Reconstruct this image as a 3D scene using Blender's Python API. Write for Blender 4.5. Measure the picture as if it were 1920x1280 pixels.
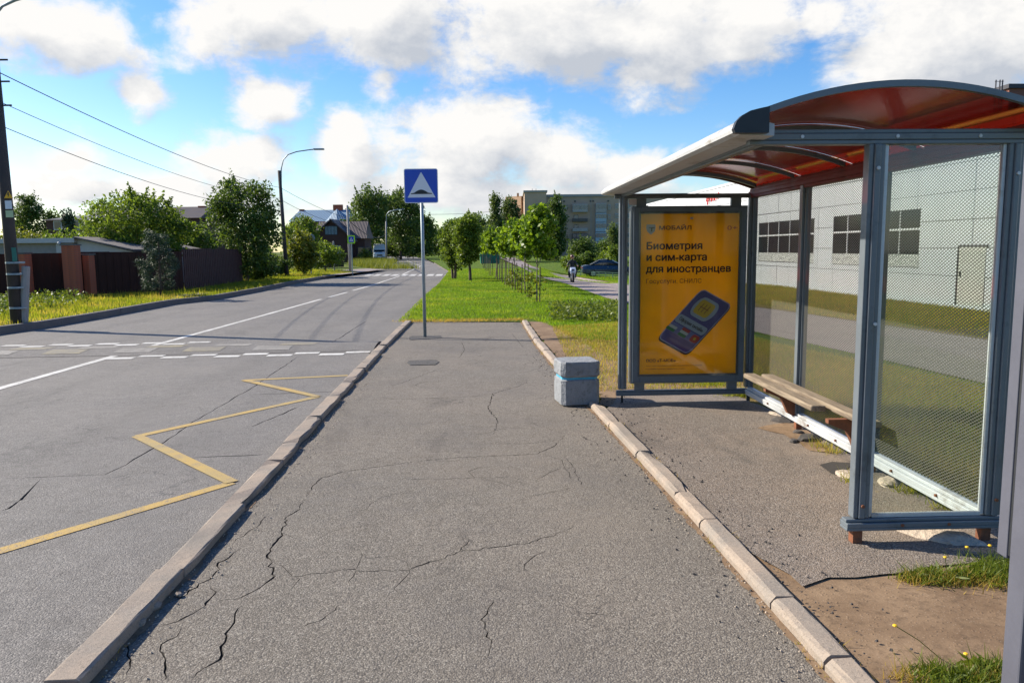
import bpy, bmesh, math, random
import numpy as np
from mathutils import Vector, Matrix
from mathutils.geometry import delaunay_2d_cdt
random.seed(7); rng = np.random.default_rng(7)
for o in list(bpy.data.objects): bpy.data.objects.remove(o)
S = bpy.context.scene; C = S.collection
R = math.radians

# ------------------------------------------------------------------ camera
F = 1442.; HC = 1.6; PT = math.atan(174/F); RO = 0.010
cp, sp = math.cos(PT), math.sin(PT); cr, sr = math.cos(RO), math.sin(RO)
FW = Vector((0, cp, -sp)); U0 = Vector((0, sp, cp)); X0 = Vector((1, 0, 0))
RT = X0*cr - U0*sr; UP = X0*sr + U0*cr
cam = bpy.data.cameras.new('camera'); camo = bpy.data.objects.new('camera', cam); C.objects.link(camo)
cam.sensor_width = 36; cam.sensor_fit = 'HORIZONTAL'; cam.lens = 36*F/1920; cam.clip_start = .05; cam.clip_end = 3000
m = Matrix((RT, UP, -FW)).transposed().to_4x4(); m.translation = Vector((0, 0, HC)); camo.matrix_world = m
S.camera = camo

# ------------------------------------------------------------------ sky, sun, exposure
SAZ = R(20); SEL = R(33)
SUND = Vector((-math.cos(SAZ)*math.cos(SEL), math.sin(SAZ)*math.cos(SEL), math.sin(SEL)))
def ray(px, py): return (FW + RT*((px-960)/F) + UP*((640-py)/F))
W = bpy.data.worlds.new('World'); S.world = W; W.use_nodes = True
nt = W.node_tree; nt.nodes.clear()
class NB:
    """small node builder"""
    def __init__(s, nt): s.nt = nt; s.N = nt.nodes; s.L = nt.links
    def n(s, typ, **kw):
        nd = s.N.new(typ)
        for k, v in kw.items(): setattr(nd, k, v)
        return nd
    def lk(s, a, b): s.L.new(a, b)
    def setin(s, sock, v):
        if hasattr(v, 'is_output') or isinstance(v, bpy.types.NodeSocket): s.L.new(v, sock)
        else:
            if isinstance(v, (tuple, list)) and sock.type == 'RGBA' and len(v) == 3: v = (*v, 1)
            sock.default_value = v
    def math(s, op, a, b=0., c=None, clamp=False):
        nd = s.n('ShaderNodeMath', operation=op, use_clamp=clamp)
        s.setin(nd.inputs[0], a); s.setin(nd.inputs[1], b)
        if c is not None: s.setin(nd.inputs[2], c)
        return nd.outputs[0]
    def vm(s, op, a, b=None, c=None):
        nd = s.n('ShaderNodeVectorMath', operation=op)
        s.setin(nd.inputs[0], a)
        if b is not None:
            if op == 'SCALE': s.setin(nd.inputs[3], b)
            else: s.setin(nd.inputs[1], b)
        if c is not None: s.setin(nd.inputs[2], c)
        return nd.outputs['Value'] if op in ('LENGTH', 'DOT_PRODUCT') else nd.outputs[0]
    def noise(s, vec, scale, detail=4, rough=.55, dist=0., out=0):
        nd = s.n('ShaderNodeTexNoise'); s.setin(nd.inputs['Vector'], vec)
        nd.inputs['Scale'].default_value = scale; nd.inputs['Detail'].default_value = detail
        nd.inputs['Roughness'].default_value = rough; nd.inputs['Distortion'].default_value = dist
        return nd.outputs[out]
    def vor(s, vec, scale, feat='F1', out='Distance', rand=1.):
        nd = s.n('ShaderNodeTexVoronoi', feature=feat); s.setin(nd.inputs['Vector'], vec)
        nd.inputs['Scale'].default_value = scale; nd.inputs['Randomness'].default_value = rand
        return nd.outputs[out]
    def mr(s, v, a, b, c=0., d=1., smooth=False):
        nd = s.n('ShaderNodeMapRange', interpolation_type='SMOOTHSTEP' if smooth else 'LINEAR')
        for i, q in enumerate((v, a, b, c, d)): s.setin(nd.inputs[i], q)
        return nd.outputs[0]
    def mix(s, f, a, b, mode='MIX'):
        nd = s.n('ShaderNodeMix', data_type='RGBA', blend_type=mode)
        s.setin(nd.inputs[0], f); s.setin(nd.inputs[6], a); s.setin(nd.inputs[7], b)
        return nd.outputs[2]
    def bump(s, h, strength=.5, dist=.01, normal=None):
        nd = s.n('ShaderNodeBump'); s.setin(nd.inputs['Height'], h)
        nd.inputs['Strength'].default_value = strength; nd.inputs['Distance'].default_value = dist
        if normal: s.L.new(normal, nd.inputs['Normal'])
        return nd.outputs[0]

# clouds: (px, py, rx, ry, weight) of the masses seen, turned into directions
BL = [(1150, 55, 340, 110, 1.), (1380, 60, 130, 80, .9), (700, 50, 160, 95, .9), (480, 45, 210, 95, .9), (90, 55, 190, 85, .9),
      (1800, 70, 260, 160, 1.), (245, 170, 62, 52, .8), (505, 205, 80, 52, .8), (870, 270, 190, 85, .85), (450, 285, 130, 60, .75),
      (1050, 295, 120, 70, .85), (1185, 315, 85, 50, .8), (1540, 40, 55, 45, .7), (650, 290, 75, 70, .75), (730, 165, 45, 50, .55),
      (250, 350, 330, 42, .75), (900, 365, 420, 50, .8), (30, 360, 160, 45, .7), (1330, 270, 60, 26, .6), (120, 300, 90, 35, .5)]
gt = bpy.data.node_groups.new('cloud_density', 'ShaderNodeTree')
gt.interface.new_socket('Vector', in_out='INPUT', socket_type='NodeSocketVector')
gt.interface.new_socket('Density', in_out='OUTPUT', socket_type='NodeSocketFloat')
b = NB(gt); gi = b.n('NodeGroupInput'); go = b.n('NodeGroupOutput')
d = b.vm('NORMALIZE', gi.outputs[0]); sx = b.n('ShaderNodeSeparateXYZ'); b.lk(d, sx.inputs[0])
u = b.math('ARCTAN2', sx.outputs[0], sx.outputs[1]); v = b.math('ARCSINE', sx.outputs[2])
cx = b.n('ShaderNodeCombineXYZ'); b.lk(u, cx.inputs[0]); b.lk(v, cx.inputs[1])
wn = b.noise(b.vm('MULTIPLY', d, (1, 1, 1.5)), 5., 3, .5, 0, 1)
uv = b.vm('ADD', cx.outputs[0], b.vm('SCALE', b.vm('SUBTRACT', wn, (.5, .5, .5)), .07))
uv = b.vm('MULTIPLY', uv, (1, 1, 0))
acc = None
for px, py, rx, ry, w in BL:
    q = ray(px, py).normalized(); cu, cv = math.atan2(q.x, q.y), math.asin(q.z)
    k = math.cos(math.atan((px-960)/F))**1.4
    ix, iy = F/(rx*k), F/(ry*k)
    l = b.vm('LENGTH', b.vm('MULTIPLY_ADD', uv, (ix, iy, 0), (-cu*ix, -cv*iy, 0)))
    t = b.math('MULTIPLY', b.mr(l, 1.35, 0.2), w)
    acc = t if acc is None else b.math('MAXIMUM', acc, t)
# the same kind of broken cloud goes on all round the sky outside the frame
gen = b.mr(b.noise(b.vm('MULTIPLY', d, (1, 1, 2.2)), 2.6, 3, .5), .60, .80)
off = b.mr(b.vm('DOT_PRODUCT', d, tuple(FW)), .80, .66)
acc = b.math('MAXIMUM', acc, b.math('MULTIPLY', gen, off))
n1 = b.noise(b.vm('MULTIPLY', d, (1, 1, 1.5)), 11., 12, .62, .15)
dn = b.math('ADD', b.math('MULTIPLY', acc, 1.05), b.math('MULTIPLY', b.math('SUBTRACT', n1, .5), 1.7))
b.lk(b.math('SUBTRACT', dn, .34), go.inputs[0])
b = NB(nt)
tc = b.n('ShaderNodeTexCoord'); dirv = tc.outputs['Generated']
g1 = b.n('ShaderNodeGroup', node_tree=gt); b.lk(dirv, g1.inputs[0])
g2 = b.n('ShaderNodeGroup', node_tree=gt)
b.lk(b.vm('ADD', dirv, tuple(SUND*.035 + Vector((0, 0, .022)))), g2.inputs[0])
alpha = b.mr(g1.outputs[0], -.20, .28, 0, 1, True)
lit = b.math('SUBTRACT', g1.outputs[0], g2.outputs[0])
thick = b.mr(g1.outputs[0], .18, .85)
sh = b.math('ADD', b.math('MULTIPLY', lit, 1.5), b.math('SUBTRACT', .74, b.math('MULTIPLY', thick, .62)), clamp=True)
ccol = b.mix(sh, (.56, .60, .67), (1.0, .985, .96))
sky = b.n('ShaderNodeTexSky', sky_type='NISHITA'); sky.sun_disc = False
sky.sun_elevation = SEL; sky.sun_rotation = math.atan2(SUND.x, SUND.y); sky.air_density = 1.; sky.dust_density = .6; sky.ozone_density = 3.
hs = b.n('ShaderNodeHueSaturation'); hs.inputs['Saturation'].default_value = 1.36; hs.inputs['Value'].default_value = 1.; hs.inputs['Hue'].default_value = .508
b.lk(sky.outputs[0], hs.inputs['Color'])
bg1 = b.n('ShaderNodeBackground'); b.lk(hs.outputs[0], bg1.inputs[0]); bg1.inputs[1].default_value = .105
bg2 = b.n('ShaderNodeBackground'); b.lk(ccol, bg2.inputs[0]); bg2.inputs[1].default_value = .55
mx = b.n('ShaderNodeMixShader'); b.lk(alpha, mx.inputs[0]); b.lk(bg1.outputs[0], mx.inputs[1]); b.lk(bg2.outputs[0], mx.inputs[2])
wo = b.n('ShaderNodeOutputWorld'); b.lk(mx.outputs[0], wo.inputs[0])

sl = bpy.data.lights.new('sun', 'SUN'); sl.energy = 5.; sl.angle = R(.55); sl.color = (1, .91, .76)
so = bpy.data.objects.new('sun', sl); C.objects.link(so); so.rotation_euler = SUND.to_track_quat('Z', 'Y').to_euler(); so.location = (-20, 10, 30)
vs = S.view_settings; vs.view_transform = 'Standard'; vs.look = 'None'; vs.exposure = .86; vs.gamma = 1; vs.use_curve_mapping = False

# ------------------------------------------------------------------ placing
def sm(x): x = min(1, max(0, x)); return x*x*(3-2*x)
def H(x, y): return -.85*sm((y-28)/30)*sm((x-1.2)/4.)
def G(px, py, z=0.):
    d = ray(px, py); t = (z-HC)/d.z; return Vector((d.x*t, d.y*t, z))
def GP(px, py, dz=0.):
    z = 0.
    for i in range(12):
        p = G(px, py, z+dz); z = .5*z+.5*H(p.x, p.y)
    return Vector((p.x, p.y, z+dz))
def at(px, py, Y):
    d = ray(px, py); t = Y/d.y; return Vector((d.x*t, Y, HC+d.z*t))
RZ = -.10

# ------------------------------------------------------------------ objects
def tag(o, label=None, cat=None, group=None, kind=None):
    if label: o['label'] = label
    if cat: o['category'] = cat
    if group: o['group'] = group
    if kind: o['kind'] = kind
    return o
def empty(name, loc=(0, 0, 0), rz=0., **kw):
    o = bpy.data.objects.new(name, None); o.empty_display_size = .2; C.objects.link(o); o.location = loc; o.rotation_euler = (0, 0, rz)
    return tag(o, **kw)
def link(name, me, mat=None, parent=None, loc=None, rz=None, smooth=False, **kw):
    if mat is not None:
        for mm in (mat if isinstance(mat, (list, tuple)) else [mat]): me.materials.append(mm)
    if smooth:
        for p in me.polygons: p.use_smooth = True
    o = bpy.data.objects.new(name, me); C.objects.link(o)
    if parent: o.parent = parent
    if loc is not None: o.location = loc
    if rz is not None: o.rotation_euler = (0, 0, rz)
    return tag(o, **kw)
def copy_tree(o, parent=None):
    c = o.copy(); C.objects.link(c); c.parent = parent
    for k in ('label',):
        pass
    for ch in list(o.children): copy_tree(ch, c)
    return c
class MB:
    def __init__(s): s.v = []; s.f = []; s.mi = []
    def add(s, vs, fs, mi=0):
        n = len(s.v); s.v += [tuple(q) for q in vs]; s.f += [tuple(i+n for i in f) for f in fs]; s.mi += [mi]*len(fs); return s
    def box(s, c, sz, rot=None, mi=0, top=None):
        x, y, z = sz[0]/2, sz[1]/2, sz[2]/2; tx, ty = (top or (1, 1))
        vs = [Vector(q) for q in ((-x, -y, -z), (x, -y, -z), (x, y, -z), (-x, y, -z), (-x*tx, -y*ty, z), (x*tx, -y*ty, z), (x*tx, y*ty, z), (-x*tx, y*ty, z))]
        if rot is not None: vs = [rot @ q for q in vs]
        c = Vector(c); vs = [q+c for q in vs]
        return s.add(vs, [(0, 3, 2, 1), (4, 5, 6, 7), (0, 1, 5, 4), (1, 2, 6, 5), (2, 3, 7, 6), (3, 0, 4, 7)], mi)
    def bb(s, a, c, mi=0):   # box by two corners
        a, c = Vector(a), Vector(c); return s.box((a+c)/2, (abs(c.x-a.x), abs(c.y-a.y), abs(c.z-a.z)), mi=mi)
    def bar(s, a, c, w, h=None, upv=(0, 0, 1), mi=0):
        a, c = Vector(a), Vector(c); h = h or w; d = (c-a); L = d.length; d.normalize(); upv = Vector(upv)
        sd = d.cross(upv); sd = sd.normalized() if sd.length > 1e-4 else Vector((1, 0, 0)); uu = sd.cross(d)
        rot = Matrix((sd, d, uu)).transposed(); return s.box((a+c)/2, (w, L, h), rot, mi)
    def tube(s, pts, r, n=8, mi=0, cap=True):
        pts = [Vector(p) for p in pts]; rs = r if isinstance(r, (list, tuple)) else [r]*len(pts); base = len(s.v); vs = []
        for i, p in enumerate(pts):
            d = (pts[min(i+1, len(pts)-1)]-pts[max(i-1, 0)]).normalized()
            a = d.cross(Vector((0, 0, 1)) if abs(d.z) < .9 else Vector((0, 1, 0))).normalized(); c = a.cross(d)
            for k in range(n): t = 2*math.pi*k/n; vs.append(p+(a*math.cos(t)+c*math.sin(t))*rs[i])
        fs = [(i*n+k, i*n+(k+1) % n, (i+1)*n+(k+1) % n, (i+1)*n+k) for i in range(len(pts)-1) for k in range(n)]
        if cap: fs += [tuple(range(n))[::-1], tuple((len(pts)-1)*n+k for k in range(n))]
        return s.add(vs, fs, mi)
    def prism(s, poly, z0, z1, mi=0):
        n = len(poly); vs = [(p[0], p[1], z0) for p in poly]+[(p[0], p[1], z1) for p in poly]
        return s.add(vs, [tuple(range(n))[::-1], tuple(range(n, 2*n))]+[(i, (i+1) % n, n+(i+1) % n, n+i) for i in range(n)], mi)
    def ball(s, c, r, n=8, m_=6, mi=0, sc=(1, 1, 1)):
        vs = []; fs = []
        for i in range(m_+1):
            for k in range(n):
                ph = math.pi*i/m_; t = 2*math.pi*k/n
                vs.append((c[0]+r*sc[0]*math.sin(ph)*math.cos(t), c[1]+r*sc[1]*math.sin(ph)*math.sin(t), c[2]+r*sc[2]*math.cos(ph)))
        fs = [(i*n+k, (i+1)*n+k, (i+1)*n+(k+1) % n, i*n+(k+1) % n) for i in range(m_) for k in range(n)]
        return s.add(vs, fs, mi)
    def mesh(s, name):
        me = bpy.data.meshes.new(name); me.from_pydata(s.v, [], s.f); me.update()
        if any(s.mi): me.polygons.foreach_set('material_index', s.mi)
        return me
    def build(s, name, mat=None, parent=None, bevel=0, smooth=False, fix=True, **kw):
        me = s.mesh(name)
        if fix:
            bm = bmesh.new(); bm.from_mesh(me); bmesh.ops.recalc_face_normals(bm, faces=bm.faces); bm.to_mesh(me); bm.free()
        o = link(name, me, mat, parent, smooth=smooth, **kw)
        if bevel:
            md = o.modifiers.new('bevel', 'BEVEL'); md.width = bevel; md.segments = 2; md.limit_method = 'ANGLE'; md.angle_limit = R(40)
        return o
def fast_mesh(name, V, Fc):
    """V (n,3) float, Fc (m,k) int"""
    V = np.asarray(V, np.float32); Fc = np.asarray(Fc, np.int32); me = bpy.data.meshes.new(name); k = Fc.shape[1]
    me.vertices.add(len(V)); me.vertices.foreach_set('co', V.ravel())
    me.loops.add(Fc.size); me.loops.foreach_set('vertex_index', Fc.ravel())
    me.polygons.add(len(Fc)); me.polygons.foreach_set('loop_start', np.arange(0, Fc.size, k, dtype=np.int32))
    try: me.polygons.foreach_set('loop_total', np.full(len(Fc), k, np.int32))
    except Exception: pass
    me.update(calc_edges=True); return me

# ------------------------------------------------------------------ materials
MATS = {}
def newmat(name):
    m = bpy.data.materials.new(name); m.use_nodes = True; m.node_tree.nodes.clear(); b = NB(m.node_tree)
    out = b.n('ShaderNodeOutputMaterial'); return m, b, out
def pbsdf(b, out, col, rough=.6, metal=0., normal=None, spec=.5, **kw):
    p = b.n('ShaderNodeBsdfPrincipled'); b.setin(p.inputs['Base Color'], col); b.setin(p.inputs['Roughness'], rough)
    b.setin(p.inputs['Metallic'], metal); p.inputs['Specular IOR Level'].default_value = spec
    if normal is not None: b.lk(normal, p.inputs['Normal'])
    for k, v in kw.items(): b.setin(p.inputs[k], v)
    b.lk(p.outputs[0], out.inputs[0]); return p
def pos(b): return b.n('ShaderNodeNewGeometry').outputs['Position']
def obj(b): return b.n('ShaderNodeTexCoord').outputs['Object']
def simple(name, col, rough=.6, metal=0., var=.18, scale=6., bump=.15, dist=.003, dirt=None, spec=.5, fine=60.):
    m, b, out = newmat(name); p = obj(b)
    n = b.noise(p, scale, 5, .6); f = b.noise(p, fine, 3, .6)
    k = b.mr(b.math('ADD', b.math('MULTIPLY', n, .7), b.math('MULTIPLY', f, .3)), .3, .7, 1-var, 1+var)
    c = b.vm('SCALE', (*col[:3],), k)
    if dirt: c = b.mix(b.mr(b.noise(p, scale*1.7, 6, .7), .56, .72), c, dirt)
    nm = b.bump(f, bump, dist) if bump else None
    pbsdf(b, out, c, b.mr(n, .3, .7, max(.05, rough-.1), min(1, rough+.1)), metal, nm, spec); MATS[name] = m; return m

def asphalt(name, base, light, dark, warm, stone=95., crackle=0., bump=.9, tint2=None, lanes=None):
    m, b, out = newmat(name); p = pos(b)
    big = b.noise(p, .22, 4, .6); mid = b.noise(p, 1.6, 5, .65); fin = b.noise(p, 9., 4, .6)
    sv = b.n('ShaderNodeTexVoronoi', feature='F1'); b.setin(sv.inputs['Vector'], p); sv.inputs['Scale'].default_value = stone
    sc = b.n('ShaderNodeSeparateColor'); b.lk(sv.outputs['Color'], sc.inputs[0])
    stn = b.mr(sc.outputs[0], 0, 1, 0, 1)
    c = b.mix(b.mr(big, .35, .65), base, warm)
    c = b.mix(b.mr(mid, .40, .68), c, b.vm('SCALE', c, 1.17))
    c = b.mix(b.mr(fin, .5, .75, 0, .45), c, b.vm('SCALE', c, .72))
    c = b.mix(b.mr(stn, .72, .95, 0, .55), c, light)
    c = b.mix(b.mr(stn, .30, .08, 0, .5), c, dark)
    c = b.mix(b.mr(sv.outputs['Distance'], .45, .75, 0, .65), c, dark)
    if tint2: c = b.mix(b.mr(b.noise(p, .55, 5, .7), .50, .70, 0, .65), c, tint2)
    st_ = b.noise(b.vm('MULTIPLY', p, (1, .45, 1)), 1.1, 6, .72, .8); c = b.mix(b.mr(st_, .56, .66, 0, .35), c, dark); c = b.mix(b.mr(b.noise(p, .33, 5, .65), .52, .66, 0, .5), c, warm)
    # fine crazing that has not opened up, and small spots of old oil
    cz = b.vor(b.vm('ADD', p, b.vm('SCALE', b.noise(p, 1.7, 4, .6, 0, 1), .9)), 1.1, 'DISTANCE_TO_EDGE', 'Distance')
    c = b.mix(b.math('MULTIPLY', b.mr(cz, .010, .002), b.mr(b.noise(p, .45, 3, .6), .50, .62, 0, .75)), c, dark)
    c = b.mix(b.mr(b.vor(p, 1.9), .055, .02, 0, .35), c, dark)
    if lanes:
        pl_, nl_ = lanes; lat = b.math('ADD', b.vm('DOT_PRODUCT', b.vm('SUBTRACT', p, pl_), nl_), b.math('MULTIPLY', b.math('SUBTRACT', b.noise(p, .35, 3), .5), .5))
        for q_, w_l, k_ in ((.9, .36, .2), (2.55, .38, .24), (3.6, .25, .16), (-1.0, .35, .2), (-2.7, .36, .2)):
            c = b.mix(b.mr(b.math('ABSOLUTE', b.math('SUBTRACT', lat, q_)), w_l, .0, 0, k_, True), c, b.vm('SCALE', c, .62))
    h = b.math('ADD', b.math('MULTIPLY', sv.outputs['Distance'], -1.), b.math('MULTIPLY', b.noise(p, 30, 3), .8))
    nm = b.bump(h, bump, .006); nm = b.bump(mid, .35, .03, nm)
    pbsdf(b, out, c, b.mr(fin, .3, .7, .74, .93), 0, nm, .35); MATS[name] = m; return m
M_plat = asphalt('platform_asphalt', (.150, .134, .112), (.38, .345, .29), (.060, .052, .045), (.195, .165, .132), 135., bump=.55, tint2=(.112, .100, .090))
_a, _c = G(0, 728, RZ), G(602, 561, RZ); _d = (_c-_a).normalized()
M_road = asphalt('road_asphalt', (.152, .143, .134), (.36, .33, .30), (.07, .066, .064), (.182, .168, .152), 125., bump=.6, tint2=(.13, .122, .115), lanes=(tuple(_a), (_d.y, -_d.x, 0)))
M_floor = asphalt('shelter_asphalt', (.17, .148, .128), (.38, .34, .30), (.05, .045, .04), (.215, .165, .125), 125., bump=.6, tint2=(.26, .20, .15))
M_path = asphalt('path_asphalt', (.24, .20, .19), (.42, .38, .36), (.10, .09, .09), (.29, .23, .21), 90., bump=.5)
M_crack = simple('crack_shade', (.035, .030, .026), .95, bump=.3)  # dark colour paints the shade down inside the cracks
M_patch = asphalt('asphalt_patch', (.085, .078, .072), (.2, .19, .18), (.03, .03, .03), (.10, .09, .08), 100.)

def soil():
    m, b, out = newmat('soil'); p = pos(b)
    n = b.noise(p, 2.2, 7, .65); f = b.noise(p, 24, 6, .7); v = b.vor(p, 60)
    c = b.mix(b.mr(n, .35, .65), (.155, .100, .060), (.27, .185, .115))
    c = b.mix(b.mr(f, .50, .72, 0, .8), c, (.085, .058, .038))
    c = b.mix(b.mr(b.noise(p, 130, 3, .7), .5, .75, 0, .6), c, (.12, .08, .05)); c = b.mix(b.mr(v, .16, .05, 0, .7), c, (.40, .33, .26))
    pb = b.vor(p, 38); nm = b.bump(b.math('ADD', b.math('MULTIPLY', f, .5), b.math('MULTIPLY', b.mr(pb, .25, .0), .5)), .45, .012)
    pbsdf(b, out, c, .95, 0, nm, .2); return m
M_soil = soil()
def turf(name, g1, g2, dry, k=.5):
    m, b, out = newmat(name); p = pos(b)
    n = b.noise(p, .5, 5, .6); f = b.noise(p, 14, 6, .75); ff = b.noise(p, 70, 3, .7)
    c = b.mix(b.mr(f, .35, .65), g1, g2)
    c = b.mix(b.mr(n, k, k+.14, 0, .8), c, dry)
    c = b.mix(b.mr(ff, .52, .7, 0, .6), c, b.vm('SCALE', c, .45))
    nm = b.bump(b.math('ADD', f, ff), 1., .05)
    pbsdf(b, out, c, .9, 0, nm, .15); MATS[name] = m; return m
M_lawn = turf('lawn_turf', (.060, .105, .010), (.120, .190, .014), (.16, .15, .04), .56)
M_verge = turf('verge_turf', (.065, .100, .012), (.12, .17, .016), (.17, .15, .05), .5)
M_dry = turf('dry_turf', (.14, .12, .022), (.25, .19, .035), (.30, .21, .085), .42)
M_field = turf('field_turf', (.045, .075, .015), (.09, .13, .02), (.12, .12, .04), .55)

def foliage(name, c1, c2, rough=.5, trans=.35, dry=None):
    m, b, out = newmat(name)
    ri = b.n('ShaderNodeNewGeometry').outputs['Random Per Island']
    p = pos(b); n = b.noise(p, .8, 3, .5)
    f = b.math('ADD', b.math('MULTIPLY', ri, .65), b.math('MULTIPLY', b.mr(n, .3, .7), .35))
    c = b.mix(f, c1, c2)
    if dry: c = b.mix(b.math('MULTIPLY', b.mr(b.noise(p, .55, 6, .7), .47, .62), b.mr(ri, .1, .7)), c, dry); c = b.mix(b.mr(b.noise(p, .21, 3, .6), .5, .64, 0, .45), c, c1)
    d = b.n('ShaderNodeBsdfPrincipled'); b.setin(d.inputs['Base Color'], c); d.inputs['Roughness'].default_value = rough; d.inputs['Specular IOR Level'].default_value = .35
    t = b.n('ShaderNodeBsdfTranslucent'); b.setin(t.inputs[0], b.mix(.5, b.vm('SCALE', c, 1.5), b.vm('MULTIPLY', c, (1.9, 1.6, .5))))
    mxx = b.n('ShaderNodeMixShader'); mxx.inputs[0].default_value = trans
    b.lk(d.outputs[0], mxx.inputs[1]); b.lk(t.outputs[0], mxx.inputs[2]); b.lk(mxx.outputs[0], out.inputs[0]); MATS[name] = m; return m
F_young = foliage('maple_leaf', (.055, .115, .008), (.190, .290, .020), .45, .5)
F_apple = foliage('apple_leaf', (.045, .088, .010), (.160, .230, .024), .5, .45)
F_dark = foliage('dark_leaf', (.026, .056, .012), (.105, .165, .024), .55, .38)
F_mid = foliage('garden_leaf', (.045, .090, .010), (.170, .240, .026), .55, .45)
F_yel = foliage('yellow_leaf', (.07, .10, .012), (.18, .20, .025), .5, .4)
F_pine = foliage('pine_needle', (.020, .042, .022), (.060, .095, .045), .55, .12)
F_birch = foliage('birch_leaf', (.045, .080, .022), (.125, .175, .045), .55, .4)
F_far = foliage('far_leaf', (.032, .068, .016), (.115, .175, .032), .6, .38)
F_lawn = foliage('lawn_blade', (.075, .140, .006), (.18, .32, .013), .5, .5, (.28, .32, .03))
F_verge = foliage('verge_blade', (.085, .130, .008), (.29, .33, .020), .5, .5, (.42, .33, .07))
F_dryb = foliage('dry_blade', (.22, .16, .025), (.46, .34, .07), .6, .4)
F_weed = foliage('weed_leaf', (.045, .085, .010), (.16, .20, .02), .45, .4)
M_bark = simple('bark', (.085, .062, .045), .9, var=.4, scale=9, bump=.8, dist=.02)
M_barkl = simple('young_bark', (.13, .11, .085), .85, var=.35, scale=14, bump=.5, dist=.01)
def kerbmat():
    m, b, out = newmat('kerb_concrete'); p = pos(b); n = b.noise(p, 3.2, 6, .65); f = b.noise(p, 55, 5, .7); g = b.noise(p, 190, 3, .7)
    c = b.mix(b.mr(n, .35, .65), (.33, .262, .205), (.22, .195, .17)); c = b.mix(b.mr(f, .5, .72, 0, .75), c, (.15, .125, .10)); c = b.mix(b.mr(g, .45, .7, 0, .5), c, (.46, .38, .30))
    c = b.mix(b.mr(b.vor(p, 30), .13, .05, 0, .8), c, (.10, .085, .07)); c = b.mix(b.mr(b.noise(p, .9, 4), .54, .66, 0, .5), c, (.20, .18, .155))
    pbsdf(b, out, c, .92, 0, b.bump(b.math('ADD', f, b.math('MULTIPLY', g, .5)), .6, .006), .2); return m
M_kerb = kerbmat()
M_kerbl = simple('grey_kerb_concrete', (.13, .115, .11), .9, var=.25, scale=3, bump=.6, dist=.01)
M_frame = simple('blue_grey_paint', (.120, .140, .158), .36, var=.14, scale=3, bump=.06, dirt=(.07, .08, .09))
M_framed = simple('dark_seam', (.012, .014, .018), .6, bump=0)
M_alu = simple('worn_aluminium', (.50, .52, .54), .45, .25, var=.15, scale=2.5, bump=.15, dirt=(.30, .28, .26))
M_gutter = simple('gutter_grey', (.42, .42, .42), .5, .1, var=.12, scale=2., bump=.1, dirt=(.22, .19, .15))
M_rust = simple('rust', (.17, .062, .028), .85, var=.45, scale=14, bump=.5, dirt=(.10, .05, .03))
M_black = simple('black_plastic', (.008, .010, .014), .4, bump=.05)
M_red = simple('dark_red_paint', (.085, .015, .012), .5, var=.2, bump=.05)
M_wood = None
def wood():
    m, b, out = newmat('weathered_wood'); p = obj(b)
    q = b.vm('MULTIPLY', p, (22, 1.6, 22)); n = b.noise(q, 2.2, 6, .65, .6); f = b.noise(b.vm('MULTIPLY', p, (60, 3, 60)), 3, 4, .6)
    c = b.mix(b.mr(n, .35, .68), (.29, .235, .17), (.13, .10, .075)); c = b.mix(b.mr(f, .55, .75, 0, .6), c, (.12, .09, .065))
    pbsdf(b, out, c, .85, 0, b.bump(n, .6, .006), .2); return m
M_wood = wood()
M_stone = simple('pale_stone', (.40, .33, .26), .9, var=.3, scale=9, bump=1., dist=.015, fine=35)
M_chunk = simple('asphalt_chunk', (.07, .062, .058), .95, var=.4, scale=20, bump=.9, dist=.01)
def paint(name, col, col2, wear=.56):
    m, b, out = newmat(name); p = pos(b); n = b.noise(p, 7, 6, .7); f = b.noise(p, 45, 4, .7); v = b.vor(p, 125.)
    c = b.mix(b.mr(b.noise(p, 1.3, 4), .35, .65), col, col2)
    k = b.math('ADD', b.math('MULTIPLY', n, .5), b.math('ADD', b.math('MULTIPLY', f, .35), b.math('MULTIPLY', v, .25)))
    c = b.mix(b.mr(k, wear, wear+.10, 0, .85), c, (.16, .15, .14)); c = b.mix(b.mr(n, .3, .7, 0, .3), c, (.20, .18, .16))
    pbsdf(b, out, c, .8, 0, b.bump(v, .5, .004), .3); MATS[name] = m; return m
M_white = paint('white_marking', (.62, .61, .58), (.50, .49, .46), .60); M_yellow = paint('yellow_marking', (.46, .30, .075), (.36, .27, .11), .585)
M_worn = paint('worn_yellow', (.30, .26, .16), (.22, .20, .15), .52); M_worn_lit = paint('worn_and_sunlit_white', (.34, .32, .29), (.22, .21, .19), .52)  # worn white paint, also used for the painted sunlit bars

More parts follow.
